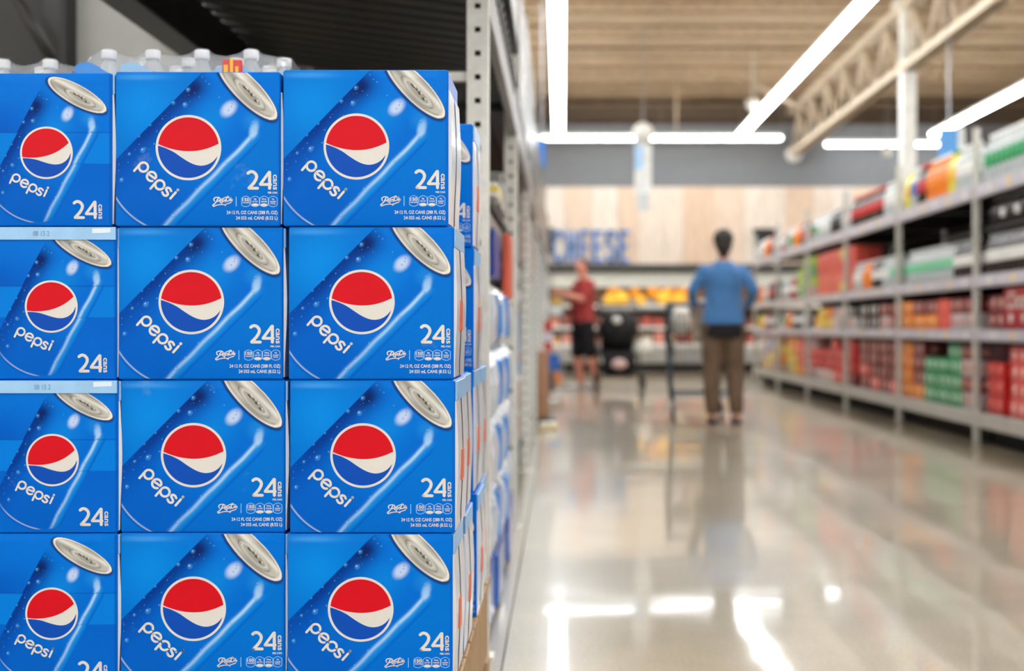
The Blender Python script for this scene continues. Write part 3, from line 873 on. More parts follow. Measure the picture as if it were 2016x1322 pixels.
# ================================================================== RACKS
def holed_post(h, w=.057, dep=.05, pitch=.062, hw=.016, hh=.0145, z_off=.03):
    """upright with a column of punched rectangular holes on its front face, open channel behind"""
    b = MB(); th = .003
    b.box(-w/2, -hw/2, -th, 0, 0, h); b.box(hw/2, w/2, -th, 0, 0, h)
    z = 0; k = z_off
    while k < h-.02:
        b.box(-hw/2, hw/2, -th, 0, z, k); z = k+hh; k += pitch
    b.box(-hw/2, hw/2, -th, 0, z, h)
    b.box(-w/2, -w/2+th, 0, dep, 0, h); b.box(w/2-th, w/2, 0, dep, 0, h)
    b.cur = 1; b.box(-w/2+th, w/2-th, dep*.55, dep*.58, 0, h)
    return b
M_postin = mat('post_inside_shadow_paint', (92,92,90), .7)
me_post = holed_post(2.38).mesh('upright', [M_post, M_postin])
me_postR = MB().cbox(-.024, .024, 0, .05, 0, 2.36, .005).mesh('upright', mat('warm_grey_upright_paint', (196,194,186), .45))
def left_bay(i, y0, y1):
    t = thing('storage_rack', ['nearest grey storage rack bay on the left, with punched posts', 'second grey storage rack bay along the left', 'third grey storage rack bay along the left', 'fourth grey storage rack bay along the left', 'fifth grey storage rack bay along the left', 'sixth grey storage rack bay along the left','farthest grey storage rack bay along the left'][i], 'rack', (0, 0, 0))
    X0, X1 = -1.25, -.19
    ys = [y0, y1-.06] if i == 0 else [y1-.06]
    if i == 0: ys = [y0, y1]
    else: ys = [y1]
    for yy in ys:
        obj('upright', me_post, t, (X1-.0285, yy, 0))
        if yy > 5: obj('upright', me_post, t, (X0+.0285, yy, 0))
        for z in (.35, 1.53, 2.2): MB().box(X0+.05, X1-.05, yy+.015, yy+.04, z-.012, z+.012).build('cross_bar', M_post, t)
        MB().tube([(X0+.05, yy+.03, .4),(X1-.05, yy+.03, 1.0)], .014, 6).build('cross_brace', M_post, t)
        MB().tube([(X1-.05, yy+.03, 1.0),(X0+.05, yy+.03, 1.5)], .014, 6).build('cross_brace', M_post, t)
        MB().box(X1-.075, X1+.012, yy-.012, yy+.06, 0, .008).build('foot_plate', M_post, t)
    levels = (.20, 1.25, 1.78) if i else (1.30, 1.78)
    for z in levels:
        zz = (z-.10, z) if z != 1.78 else (1.70, 1.83)
        for x in ((X1-.03-(.06 if z < 1.5 else 0), X0) if i or z < 1.7 else (X1-.03,)):
            MB().cbox(x, x+.03, y0+.06, y1, zz[0], zz[1], .004).build('beam', mat('mid_grey_beam_paint', (128,126,126), .35, .3), t)
        for q in range(0 if i == 0 and z == 1.78 else 9):
            xa = X0+.03+q*(X1-X0-.06)/9
            MB().box(xa, xa+(X1-X0-.06)/9-.012, y0+.06, y1, zz[1]-.02, zz[1]-.004).build('deck_plank', M_dark, t)
    return t
LY = [3.72+2.44*k for k in range(8)]
for i in range(7): left_bay(i, LY[i], LY[i+1])

# dark corrugated canopy deck over the front display, its back beam and the panel behind
t = thing('overhead_shelf_deck', 'dark ribbed shelf deck overhead behind the bottle packs and soda cases', 'shelf')
tilt = math.radians(7.5)
R_ = Matrix.Rotation(tilt, 4, 'Y')
for k in range(22):
    b = MB(); y = 2.95+k*.13
    b.box(-.50, .52, 0, .066, 0, .03); b.box(-.50, .52, .066, .13, .04, .05); 
    o = b.build('deck_rib', mat('dark_deck_paint', (78,76,73), .5, .0, .05), t, (-.70, y, 1.88))
    o.rotation_euler = (0, tilt, 0)
MB().box(-1.22, -.18, 2.9, 6.0, 2.02, 2.05).build('deck_sheet', M_dark, t)
MB().cbox(-1.30, -1.19, 2.6, 5.9, 1.79, 1.95, .006).build('back_beam', mat('dark_beam_paint', (34,33,32), .4, .3), t)
for y in (2.95, 5.75): MB().box(-1.29, -1.23, y, y+.06, 0, 1.8).build('support_post', M_dark, t)
t = thing('grey_end_panel', 'plain grey steel panel seen beyond the dark overhead beam at upper left', 'panel', (0,0,0))
MB().cbox(at(133,0,5.2).x, -.86-.35, 5.2, 5.24, 0, 2.35, .004).build('panel', mat('grey_panel_paint', (178,180,176), .5, var=.04), t)
MB().cbox(at(118,0,5.1).x, at(133,0,5.1).x, 5.1, 5.2, 0, 2.4, .004).build('edge_post', mat('near_black_paint', (24,23,22), .5), t)
t = thing('dark_rack_end', 'dark steel rack frame at the upper left corner behind the bottles', 'rack', (0,0,0))
MB().box(-4.2, at(86,0,5.6).x, 5.6, 5.64, 0, 3.0).build('back_sheet', mat('dark_sheet_paint', (40,39,38), .5), t)
MB().box(at(86,0,5.5).x, at(118,0,5.5).x, 5.5, 5.54, 0, 3.0).build('grey_sheet', mat('mid_dark_sheet_paint', (58,58,58), .5), t)
MB().tube([at(30,-10,5.4), at(120,150,5.4)], .02, 8).build('brace_bar', M_dark, t)
MB().box(-2.9, -.9, 8.6, 8.65, 0, 3.0).build('rear_sheet', mat('dark_sheet_paint', (40,39,38)), t)

# goods wrapped in clear film on top of the left racks
M_wrap = mat('silver_stretch_wrap', (92,90,88), .22, .5, .3, 9, bump=1.0, bscale=14)
for i in range(7):
    y0 = LY[i]+.12
    for k in range(2):
        w_ = 1.05
        b = MB(); b.cbox(-.92, .02, 0, w_, 0, .52+.1*((i+k) % 3), .03)
        o = b.build('wrapped_pallet_load', M_wrap, None, (-.205, y0+k*1.15, 2.052 if i == 0 else 1.835))
        tag(o, 'silver film wrapped load on top of the left racks, %s from the camera' % ORD[i*2+k], 'pallet load', 'film wrapped loads on the left racks')

# water packs on the left rack
M_wfilm = mat('white_water_film', (204,214,226), .25, var=.16, scale=7, coat=.8, bump=.5, bscale=18)
M_wblue = mat('water_label_blue', (24,132,222), .3, coat=.5)
M_wdark = mat('water_label_dark_blue', (10,70,170), .3, coat=.5)
def water_pack():
    t = thing('water_bottle_pack', 'white film water bottle pack', 'water pack', (0,0,0), 0, 'water bottle packs stacked on the left rack')
    b = MB(); n = 6; W = .40; Hh = .205
    xs = []
    for i in range(n*6+1):
        y = W*i/(n*6); xs.append((y, -.006-.012*(.5-.5*math.cos(2*PI*y/(W/n)))*-1-.0))
    prof = [(0,.012),(.02,0),(.10,-.004),(.15,.004),(.18,.03),(Hh,.06)]
    for a in range(len(xs)-1):
        for p in range(len(prof)-1):
            q = []
            for (yy, xo), (z, xi) in ((xs[a],prof[p]),(xs[a+1],prof[p]),(xs[a+1],prof[p+1]),(xs[a],prof[p+1])):
                q.append((-xi+xo*.9, yy, z))
            b.quad(q, True)
    b.quad([(-.06,0,Hh),(-.06,W,Hh),(-.36,W,Hh),(-.36,0,Hh)][::-1])
    b.box(-.36, -.02, .0, W, 0, .15); b.box(-.36, -.07, 0, W, .15, Hh-.001)
    b.build('wrapped_bottles', M_wfilm, t)
    c = MB(); c.cbox(-.3, .012, W*.25, W*.75, .02, .16, .004); c.box(-.32,.001,-.003,.001,.035,.13); c.build('blue_label', M_wblue, t)
    return t
wp = water_pack()
for k in range(5):
    for j in range(4):
        dup(wp, (-.205+random.uniform(-.008,.012), LY[0]+.17+k*.43, .195+j*.207), 0, 'white water bottle pack, %s layer up, %s stack beyond the nearest post' % (ORD[j], ORD[k]))
for k in range(4):
    for j in range(3):
        dup(wp, (-.255, LY[1]+.2+k*.43, .205+j*.207), 0, 'white water bottle pack, %s layer up, %s stack beyond the second post' % (ORD[j], ORD[k]))
kill(wp)
for o in list(COL.objects):
    if o.name.startswith('blue_label') and o.parent and o.parent.location.y < 6 and not 4.2 < o.parent.location.y < 5.0: bpy.data.objects.remove(o)
dk = MB().cbox(-.37, 0, 0, .40, 0, .19, .02)
me_dk = dk.mesh('blue_water_pack', mat('deep_blue_film', (4,84,176), .3, coat=.6, bump=.5, bscale=20))
for k in range(5):
    o = tag(obj('blue_water_pack', me_dk, None, (-.20+.01*(k%2), LY[0]+.17+k*.43, .001)), 'deep blue wrapped pack on the floor, %s beyond the nearest post' % ORD[k], 'water pack', 'deep blue packs on the floor at the left rack')
# cartons on the middle levels of the left racks
def carton(label, cat, col, x, y, z, w, dpt, h, group=None, band=None, name='carton'):
    o = tag(MB().cbox(-w/2, w/2, 0, dpt, 0, h, .005).build(name, mat('carton_%d_%d_%d' % col, col, .4, var=.06, coat=.2), None, (x, y, z)), label, cat, group)
    if band:
        b = MB(); b.box(-w/2-.001, w/2+.001, -.001, dpt+.001, h*.35, h*.7); b.build('printed_band', mat('band_%d_%d_%d' % band, band, .4), o)
    return o
carton('navy blue carton with a red orange end on the left rack, behind the nearest post', 'carton', (14,60,150), -.36, 5.0, 1.05, .25, .5, .17, band=None)
carton('narrow red orange carton beside the navy carton on the left rack', 'carton', (214,88,56), -.215, 5.52, .985, .03, .4, .25)
carton('white packet with a yellow print on the upper shelf of the nearest left rack', 'packet', (226,224,214), -.36, 4.7, 1.302, .3, .3, .05, band=(232,206,70), name='packet')
carton('grey flat tray under the packet on the nearest left rack', 'tray', (120,120,118), -.40, 5.1, 1.302, .36, .6, .12, name='tray')
cols = [(220,226,232),(60,120,200),(196,60,50),(226,200,90),(120,130,140),(232,232,228),(180,120,80),(70,160,200)]
names = {(220,226,232):'white',(60,120,200):'blue',(196,60,50):'red',(226,200,90):'yellow',(120,130,140):'grey',(232,232,228):'off white',(180,120,80):'brown',(70,160,200):'sky blue'}
for i in range(1, 7):
    for lev, (z, hh) in enumerate(((.205,.5),(.72,.45),(1.255,.38))):
        if i == 1 and lev < 2: continue
        for k in range(5):
            c = cols[(i*7+lev*3+k*5+(k*i) % 3) % 8]
            h = hh*random.uniform(.55,.95)
            carton('%s carton, %s shelf up, %s left rack bay, %s from its near post' % (names[c], ORD[lev], ORD[i], ORD[k]), 'carton', c, -.44+random.uniform(0,.03), LY[i]+.12+k*.455, z, .34, .40, h, '%s cartons on the left racks' % names[c], band=cols[(k+lev+i) % 8] if k % 2 else None)
# protruding goods further down on the left, beside the man
carton('brown cardboard display post standing on the floor at the left racks', 'display', (178,128,92), at(1069,0,13.2).x, 13.2, .03, .10, .35, .62, name='cardboard_display')
o = bpy.data.objects['cardboard_display']; MB().cbox(-.05,.11,-.1,.4,-.029,-.001,.004).build('base_plate', M_black, o)
carton('off white packet lying on the floor in front of the brown display', 'packet', (226,222,206), at(1080,0,11.9).x, 11.9, 0, .15, .2, .07, band=(226,206,120), name='packet')
for c, px, py0, py1, w_, nm in (((190,48,46),1078,654,632,.10,'upper small red box'),((186,40,44),1078,692,674,.10,'lower small red box'),((228,232,226),1094,620,598,.14,'white rounded packet'),((226,176,60),1096,602,588,.11,'small yellow packet'),((20,96,190),1091,730,698,.13,'bright blue packet'),((222,140,92),1097,760,734,.10,'orange packet'),((226,226,222),1088,815,785,.16,'white low packet'),((214,210,226),1081,672,655,.10,'lilac packet'),((224,224,224),1072,620,590,.08,'pale grey packet'),((70,78,88),1084,770,738,.10,'dark grey packet')):
    Y = 16.6
    p0 = at(px, py0, Y); p1 = at(px, py1, Y)
    carton(nm+' on the side display between the left racks and the man', 'packet', c, p0.x, Y, p0.z, w_, .12, p1.z-p0.z, name='packet')
t = thing('side_display_stand', 'slim grey wire display stand holding small packets near the man', 'display', (at(1088,0,16.6).x, 16.6, 0))
for z in [at(0, y, 16.6).z-.008 for y in (602,620,654,672,692,730,760,770,815)]: MB().box(-.15,.13,-.0,.15,z,z+.006).build('shelf', M_steel, t)
for x in (-.15,.12): MB().box(x,x+.01,.14,.15,0,1.25).build('rod', M_steel, t)

# ------------------------------------------------------------------ right shelving
RX = 3.11
RY = [8.23+2.44*k for k in range(7)]
LEV = [(.13,.24), (.767,.855), (1.165,1.26), (1.83,1.94)]
where = ['right edge bay', 'second right bay', 'third right bay', 'fourth right bay', 'fifth right bay', 'farthest right bay']
for i in range(6):
    y0, y1 = RY[i], RY[i+1]
    t = thing('shelving_bay', 'grey steel shelving along the right of the aisle, '+where[i], 'shelf', (RX, 0, 0))
    for yy in ([y0, y1] if i == 0 else [y1]):
        obj('upright', me_postR, t, (0, yy-.045, 0)); obj('upright', me_postR, t, (1.1, yy-.045, 0))
    for li, (a, b_) in enumerate(LEV):
        m = M_beam if li in (0,) else M_strip
        MB().cbox(-.02, .02, y0+.045, y1-.045, a, b_, .004).build('beam', m, t)
        MB().box(1.08, 1.12, y0+.045, y1-.045, a, b_).build('beam', M_beam, t)
        dk = MB().box(.02, 1.08, y0+.045, y1-.045, b_-.02, b_-.003).build('deck', M_dark, t)
        if li:
            b = MB(); b.box(-.0235, -.0205, y0+.06, y1-.06, a+.02, b_-.02); st = b.build('price_rail', mat('price_rail_white', (200,196,208), .3, var=.1, scale=12), t)
            for q in range(5):
                yy = y0+.2+q*.44+random.uniform(-.08,.08)
                MB().box(-.026, -.0237, yy, yy+.06, a+.018, b_-.018).build('price_tag', mat('yellow_price_tag', (236,206,120), .5) if q % 2 else M_white, st)
    MB().box(.12, .16, y0+.045, y1-.045, 0, .13).build('kick_plate', M_kick, t)
    MB().box(1.06, 1.075, y0+.045, y1-.045, 0.24, 1.9).build('back_panel', mat('dark_back_panel', (40,38,38), .7), t)

# bottles: body, cap and label
def soda_bottle(name, liquid, capc, labc, h=.30, r=.052):
    t = thing('soda_bottle', 'x', 'bottle', (0,0,-5))
    bottle_mb(r, h, 12).build('bottle', liquid, t)
    cap_mb(h, 10, .019).build('cap', capc, t)
    b = MB(); s = h/.30; b.lathe([(r*.985,.095*s),(r*1.02,.10*s),(r*1.02,.175*s),(r*.985,.18*s)], 12); b.build('label', labc, t)
    return t
P_cola = mat('cola_filled_bottle', (30,14,10), .12, coat=.6); P_clear = mat('clear_soda_bottle', (206,214,214), .15, alpha=.8, coat=.5)
P_green = mat('green_tinted_bottle', (120,190,160), .15, coat=.5); P_orange = mat('orange_soda_bottle', (240,130,30), .15, coat=.5)
P_yel = mat('yellow_soda_bottle', (226,214,70), .15, coat=.5); P_red = mat('red_soda_bottle', (170,30,30), .15, coat=.5)
C_w = mat('white_bottle_cap', (236,236,232), .4); C_g = mat('green_bottle_cap', (20,140,80), .4); C_r = mat('red_bottle_cap', (214,30,30), .4); C_k = mat('black_bottle_cap', (20,20,20), .4)
L_g = mat('green_bottle_label', (40,160,96), .4); L_r = mat('red_bottle_label', (206,40,40), .4); L_w = mat('white_bottle_label', (236,234,230), .4); L_o = mat('orange_bottle_paper', (244,138,28), .4)
L_y = mat('yellow_bottle_label', (240,196,30), .4); L_b = mat('blue_bottle_label', (40,100,190), .4); L_k = mat('dark_bottle_label', (52,46,48), .4); L_lg = mat('pale_green_bottle_label', (128,208,166), .4)
B = dict(
 green=(soda_bottle('g', P_clear, C_w, L_g), 'green label clear bottle'),
 cola_r=(soda_bottle('c', P_cola, C_r, L_r), 'red label dark bottle'),
 cola_w=(soda_bottle('c', P_cola, C_w, L_w), 'white label dark bottle'),
 cola_k=(soda_bottle('c', P_cola, C_w, L_k), 'dark label dark bottle'),
 orange=(soda_bottle('o', P_orange, C_w, L_o), 'orange soda bottle'),
 redo=(soda_bottle('o', P_cola, C_r, L_r), 'red capped dark bottle'),
 yellow=(soda_bottle('y', P_yel, C_w, L_y), 'yellow soda bottle'),
 ylab=(soda_bottle('y', P_yel, C_g, L_y), 'green capped yellow bottle'),
 blue=(soda_bottle('b', P_clear, C_w, L_b), 'blue label clear bottle'),
 white=(soda_bottle('w', P_clear, C_w, L_w), 'white label clear bottle'),
 lgreen=(soda_bottle('l', P_clear, C_w, L_lg), 'pale green soda bottle'),
 red=(soda_bottle('r', P_red, C_w, L_w), 'white label red bottle'),
)
level_name = ['bottom shelf', 'second shelf', 'third shelf', 'top shelf']
def bottles(bay, lev, seq, z=None, rowsback=1, pitch=.112, start=.08, size=1.0, tier=''):
    """seq: list of (kind, count) from the far end of the bay to the near end"""
    zz = LEV[lev][1]-.003 if z is None else z
    y = RY[bay+1]-.045-start; idx = 0
    for kind, n in seq:
        for k in range(n):
            if y < RY[bay]+.1: return
            if kind:
                p, desc = B[kind]
                for rb in range(rowsback):
                    o = dup(p, (RX+.09+rb*.115, y, zz), random.uniform(0, 6), '%s, %s from far end%s, %s, %s' % (desc, ORD[idx], ' in back row' if rb else '', level_name[lev], where[bay]), '%ss in the %s, %s' % (desc, where[bay], level_name[lev]))
                    o.scale = (size,)*3
            y -= pitch; idx += 1
def upx(px):   # depth along the right shelf face from a photo column
    return RX*F/(px-1105)
# top shelf, near bay to far bay
bottles(0, 3, [('green',16),('cola_k',5)], rowsback=2, size=1.2, pitch=.115)
bottles(1, 3, [('yellow',2),('blue',2),('redo',3),('orange',6),('ylab',2),('white',6)], size=1.2, rowsback=1)
bottles(2, 3, [('cola_r',14),('white',1),('white',5)], size=1.1, rowsback=1)
bottles(3, 3, [('green',4),('white',7),('cola_k',6),('white',4)], size=1.0)
bottles(4, 3, [('red',4),('green',5),('orange',5),('redo',5)])
bottles(5, 3, [('white',6),('orange',5),('redo',4),('white',5)])
# third shelf
bottles(0, 2, [('cola_w',9),('cola_k',12)], tier=' lower tier', rowsback=1)
bottles(1, 2, [('lgreen',14),('cola_w',7)], rowsback=1)
bottles(2, 2, [('orange',1),('white',4),('orange',4),('cola_w',4),('white',3),('lgreen',4)])
bottles(4, 2, [('white',6),('red',4)], tier=' far end')
bottles(5, 2, [('orange',5),('white',5),('redo',5),('cola_k',5)])
# second shelf of small bottles
bottles(5, 1, [('ylab',4),('red',5),('cola_w',5)], size=.8, pitch=.13)
bottles(4, 1, [('green',3),('orange',4),('cola_w',7),('white',4)], size=.85, pitch=.12)
# tray and second tier of dark bottles in the nearest bays
for bay, y0, y1 in ((0, 8.4, 10.55), (1, 10.8, 11.7)):
    o = tag(MB().cbox(0, .40, y0, y1, 1.585, 1.60, .002).box(.32,.4,y0,y1,1.257,1.585).build('bottle_tray', mat('dark_tray', (52,48,46), .6), None, (RX+.03,0,0)), 'thin dark tray dividing two tiers of dark bottles, '+where[bay], 'tray')
def tier2(y0, y1, kinds, zz, size, bay):
    y = y1-.06; k = 0
    while y > y0:
        p, desc = B[kinds[k % len(kinds)]]
        o = dup(p, (RX+.10, y, zz), 0, '%s, %s from far end, upper tier, third shelf, %s' % (desc, ORD[k], where[bay]), '%ss on the upper tier, %s' % (desc, where[bay])); o.scale = (size,)*3
        y -= .108; k += 1
tier2(8.5, 10.55, ['cola_k','cola_k','cola_w'], 1.602, .72, 0)
for k in B: kill(B[k][0])

# cartons of cans on the right shelves
def can_case(col, dot, dotc2=None):
    t = MB().cbox(0, .30, 0, .385, 0, .125, .006).build('can_carton', mat('cancase_%d_%d_%d' % col, col, .35, var=.08, coat=.3), None, (0,0,-5))
    tag(t, 'x', 'can carton')
    if dot:
        m = mat('casemark_%d_%d_%d' % dot, dot, .4)
        for yy in (.10, .285):
            MB().lathe([(0,-.002),(.040,-.002),(.040,.001),(0,.001)], 14, (0, yy, .065), 'x').build('round_mark', m, t)
        MB().lathe([(0,-.002),(.038,-.002),(.038,.001),(0,.001)], 14, (.1, 0, .065), 'y').build('round_mark', m, t)
    return t
K = dict(
 green=(can_case((24,150,92),(196,232,206)), 'green can carton'),
 red=(can_case((206,16,22),(236,120,110)), 'bright red can carton'),
 pink=(can_case((226,84,80),(250,196,186)), 'light red can carton'),
 dred=(can_case((120,24,28),(206,150,140)), 'dark red can carton'),
 orange=(can_case((244,136,36),(250,190,120)), 'orange can carton'),
 coral=(can_case((230,88,72),None), 'coral red carton'),
 yellow=(can_case((232,196,60),(250,230,150)), 'yellow can carton'),
 lime=(can_case((196,212,70),(120,200,150)), 'lime green can carton'),
 black=(can_case((30,28,28),(226,224,218)), 'black can carton'),
 tan=(can_case((196,160,110),(230,226,210)), 'tan can carton'),
 grey=(can_case((196,186,186),(214,120,110)), 'pale grey can carton'),
 white=(can_case((230,226,222),(206,110,90)), 'white can carton'),
 blue=(can_case((60,130,190),(230,230,230)), 'blue can carton'),
)
SN = {}
def stack(bay, lev, px0, kinds, px1=None, back=0, z=None, x=.05):
    """a stack of can cartons, its near end at photo column px; kinds from the bottom up"""
    SN[(bay,lev)] = SN.get((bay,lev), 0)+1
    y = upx(px0)-.385; zz = (LEV[lev][1]-.003) if z is None else z
    for k, kd in enumerate(kinds):
        if kd:
            p, d_ = K[kd]
            pos = ['lowest','second up','third up','fourth up'][k]
            dup(p, (RX+x+random.uniform(-.006,.006), y+random.uniform(-.008,.008), zz+k*.1262), 0,
                '%s, %s of the %s stack, %s, %s' % (d_, pos, ORD[SN[(bay,lev)]-1], level_name[lev], where[bay]),
                '%ss on the %s, %s' % (d_, level_name[lev], where[bay]))
# bottom shelf
for px, ks in ((1932,('red','red','red','')),(1975,('pink','pink','pink','pink')),(2018,('pink','pink','pink','pink')),(2066,('red','red','red','red'))): stack(0,0,px,ks)
for px, ks in ((1787,('orange','dred','dred','dred')),(1809,('green','green','green','')),(1832,('green','green','green','')),(1856,('green','green','green','green')),(1881,('grey','dred','grey','dred'))): stack(1,0,px,ks)
for px, ks in ((1684,('dred','pink','dred','dred')),(1703,('pink','dred','dred','dred')),(1722,('dred','dred','dred','dred')),(1742,('pink','dred','dred','dred')),(1764,('orange','orange','orange','orange'))): stack(2,0,px,ks)
for px, ks in ((1602,('white','red','red','')),(1616,('white','red','red','')),(1630,('pink','red','red','red')),(1645,('pink','red','red','')),(1660,('dred','red','red','red'))): stack(3,0,px,ks)
for px, ks in ((1541,('tan','yellow','yellow','orange')),(1552,('yellow','yellow','orange','orange')),(1563,('orange','coral','coral','coral')),(1575,('pink','pink','pink','pink')),(1586,('grey','pink','pink','grey'))): stack(4,0,px,ks)
for px, ks in ((1492,('tan','grey','tan','white')),(1500,('yellow','tan','blue','white')),(1508,('tan','yellow','grey','blue')),(1517,('grey','tan','grey','grey')),(1525,('tan','orange','yellow','tan'))): stack(5,0,px,ks)
# second shelf
for px, ks in ((1935,('dred','dred')),(1972,('red','dred')),(2020,('red','red'))): stack(0,1,px,ks)
for px, ks in ((1787,('orange','dred')),(1811,('orange','dred')),(1834,('coral','coral')),(1860,('grey','dred')),(1888,('grey','dred'))): stack(1,1,px,ks)
for px, ks in ((1684,('black','black')),(1703,('black','black')),(1722,('grey','dred')),(1742,('dred','dred')),(1764,('orange','orange'))): stack(2,1,px,ks)
for px, ks in ((1602,('yellow','yellow')),(1616,('yellow','orange')),(1630,('white','grey')),(1645,('black','white')),(1660,('white','black'))): stack(3,1,px,ks)
# third shelf
for px, ks in ((1602,('coral',)*4),(1616,('coral',)*4),(1630,('coral','coral','coral','coral')),(1645,('yellow','coral','coral','yellow')),(1660,('coral',)*4)): stack(3,2,px,ks)
for px, ks in ((1563,('green','lime','lime','')),(1575,('lime','green','lime','lime')),(1586,('grey','lime','green','lime'))): stack(4,2,px,ks)
for k in K: 
    for c in list(K[k][0].children): bpy.data.objects.remove(c)
    bpy.data.objects.remove(K[k][0])
# large red carton with white script lettering at the right edge
o = tag(MB().cbox(0, .4, 8.75, 10.05, .858, 1.15, .008).build('large_red_carton', mat('deep_red_carton', (168,10,20), .35, var=.08, coat=.3), None, (RX+.02, 0, 0)), 'long deep red carton with flowing white script at the right edge, second shelf', 'carton')
v, f = text_mesh('Coca-Cola', .45, .012)
b = MB()
b.v = [(-.003, 9.98-a*.86, 1.0+c*.12) for a, c in v]; b.f = [tuple(q) for q in f]; b.mi = [0]*len(f); b.sm = [False]*len(f)
b.build('script_lettering', M_wht, o)
for q, yy in enumerate((9.9, 9.62)):
    MB().lathe([(0,-.004),(.035,-.004),(.035,.001),(0,.001)], 14, (0, yy, .93), 'x').build('round_mark', M_wht, o)

# ------------------------------------------------------------------ cooler and wall sign at the back
t = thing('refrigerated_case', 'long white refrigerated cheese case under the blue lettering at the back wall', 'cooler', (0, 0, 0))
x0, x1 = -1.6, 6.5; Yc = 27.9
MB().box(x0, x1, Yc+.1, Yc+.9, 0, .16).build('kick_plate', M_kick, t)
MB().cbox(x0, x1, Yc, Yc+.95, .16, .50, .02).build('base', mat('case_white', (176,172,164), .4), t)
k = x0
while k < x1:
    MB().cbox(k+.01, k+.14, Yc-.012, Yc, .2, .46, .004).build('base_slat', mat('case_slat', (160,156,150), .4), t); k += .16
MB().cbox(x0, x1, Yc+.2, Yc+.95, 1.73, 1.96, .02).build('header_panel', mat('case_header', (222,222,212), .5, var=.02), t)
MB().cbox(x0, x1, Yc+.1, Yc+.95, 1.96, 2.12, .01).build('dark_canopy', mat('case_dark', (62,62,60), .6), t)
MB().box(x0, x1, Yc+.88, Yc+.92, .5, 1.73).build('back_sheet', mat('case_inside', (120,96,80), .6), t)
for i, z in enumerate((.52, .86, 1.29)):
    MB().cbox(x0, x1, Yc+.12+.12*i, Yc+.88, z-.02, z, .003).build('shelf', M_steel, t)
    MB().box(x0, x1, Yc+.11+.12*i, Yc+.12+.12*i, z-.03, z+.03).build('price_rail', M_white, t)
M_ch = [mat('cheese_yellow', (252,196,66), .5), mat('cheese_amber', (248,170,44), .5)]
MB().cbox(x0+.1, x1-.1, Yc+.26, Yc+.30, 1.70, 1.725, .004).build('added_case_lamp', mat('added_case_tube', (255,238,206), .4, emit=4.5, var=0), t)  # added unseen glowing tube, brightens the cheese on the top shelf
MB().cbox(x0, x1, Yc+.19, Yc+.22, 1.66, 1.735, .003).build('added_lamp_shield', mat('case_header', (222,222,212)), t)  # added shield that keeps the added tube out of the camera's sight
MB().cbox(.8, 3.0, Yc+.55, Yc+.85, 1.2, 1.44, .01).build('riser', M_steel, t)
for i, (px_, up, r_) in enumerate(((1200,0,.12),(1209,1,.13),(1224,0,.15),(1252,1,.12),(1262,0,.11),(1288,1,.14),(1307,0,.15),(1318,1,.13),(1336,0,.13),(1346,1,.13),(1362,0,.12),(1370,1,.10))):
    o = MB().lathe([(0,-.04),(r_*.9,-.04),(r_,-.03),(r_,.03),(r_*.9,.04),(0,.04)], 18, (0,0,r_), 'y').build('cheese_wheel', M_ch[i % 2], None, (at(px_,0,28.3).x, Yc+(.65 if up else .42), 1.441 if up else 1.291))
    tag(o, 'yellow cheese wheel, %s from the left on the cooler top shelf, %s' % (ORD[i], 'raised row' if up else 'front row'), 'cheese', 'yellow cheese wheels in the refrigerated case')
pk = [(206,120,90),(226,190,150),(196,90,80),(232,220,200),(240,170,80),(150,70,60),(228,150,130)]
pn = ['rust','pale tan','red','cream','amber','dark red','pink']
for lev, z in ((0,.522),(1,.862)):
    for i in range(26):
        c = random.randrange(7)
        x = -.6+i*.23
        tag(MB().cbox(-.09,.09,0,.2,0,random.uniform(.14,.26),.01).build('food_packet', mat('packet_%d' % c, pk[c], .4), None, (x, Yc+.2+.12*lev, z)), '%s food packet, %s from left, %s shelf of the refrigerated case' % (pn[c], ORD[i] if i < 24 else ('%dth' % (i+1)), ('lowest','middle')[lev]), 'packet', '%s food packets in the refrigerated case' % pn[c])
t = thing('wall_lettering', 'large blue letters spelling CHEESE on the pale plank wall', 'sign', (0, 28.8, 0))
v_x0 = at(1090,0,28.8).x; v_x1 = at(1247,0,28.8).x; zl0 = at(0,519,28.8).z; zl1 = at(0,452,28.8).z
step = (v_x1-v_x0)/6
M_sign = mat('store_sign_blue', (90,146,220), .45)
def slab(ch):
    S = {'C': [[(1,.85),(.8,1),(.25,1),(0,.75),(0,.25),(.25,0),(.8,0),(1,.15)]], 'H': [[(.1,0),(.1,1)],[(.9,0),(.9,1)],[(.1,.5),(.9,.5)]],
         'E': [[(.1,0),(.1,1)],[(.1,1),(1,1)],[(.1,.5),(.8,.5)],[(.1,0),(1,0)]], 'S': [[(1,.82),(.8,1),(.2,1),(0,.8),(.1,.6),(.9,.42),(1,.2),(.8,0),(.2,0),(0,.18)]]}
    return S[ch]
for i, ch in enumerate('CHEESE'):
    b = MB(); w_ = step*.62; h_ = zl1-zl0-.10
    for st in slab(ch):
        for a, c in zip(st[:-1], st[1:]):
            p = Vector((a[0]*w_, 0, .05+a[1]*h_)); q = Vector((c[0]*w_, 0, .05+c[1]*h_))
            dr = (q-p); L_ = dr.length; dr.normalize(); nn = Vector((-dr.z, 0, dr.x))*.034; e = dr*.026
            P = [p-e-nn, q+e-nn, q+e+nn, p-e+nn]
            b.quad([(v.x, -.04, v.z) for v in P]); b.quad([(v.x, .0, v.z) for v in P[::-1]])
            for k in range(4):
                u, v = P[k], P[(k+1) % 4]; b.quad([(u.x,0,u.z),(v.x,0,v.z),(v.x,-.04,v.z),(u.x,-.04,u.z)])
    b.build('letter', M_sign, t, (v_x0+i*step, 0, zl0))
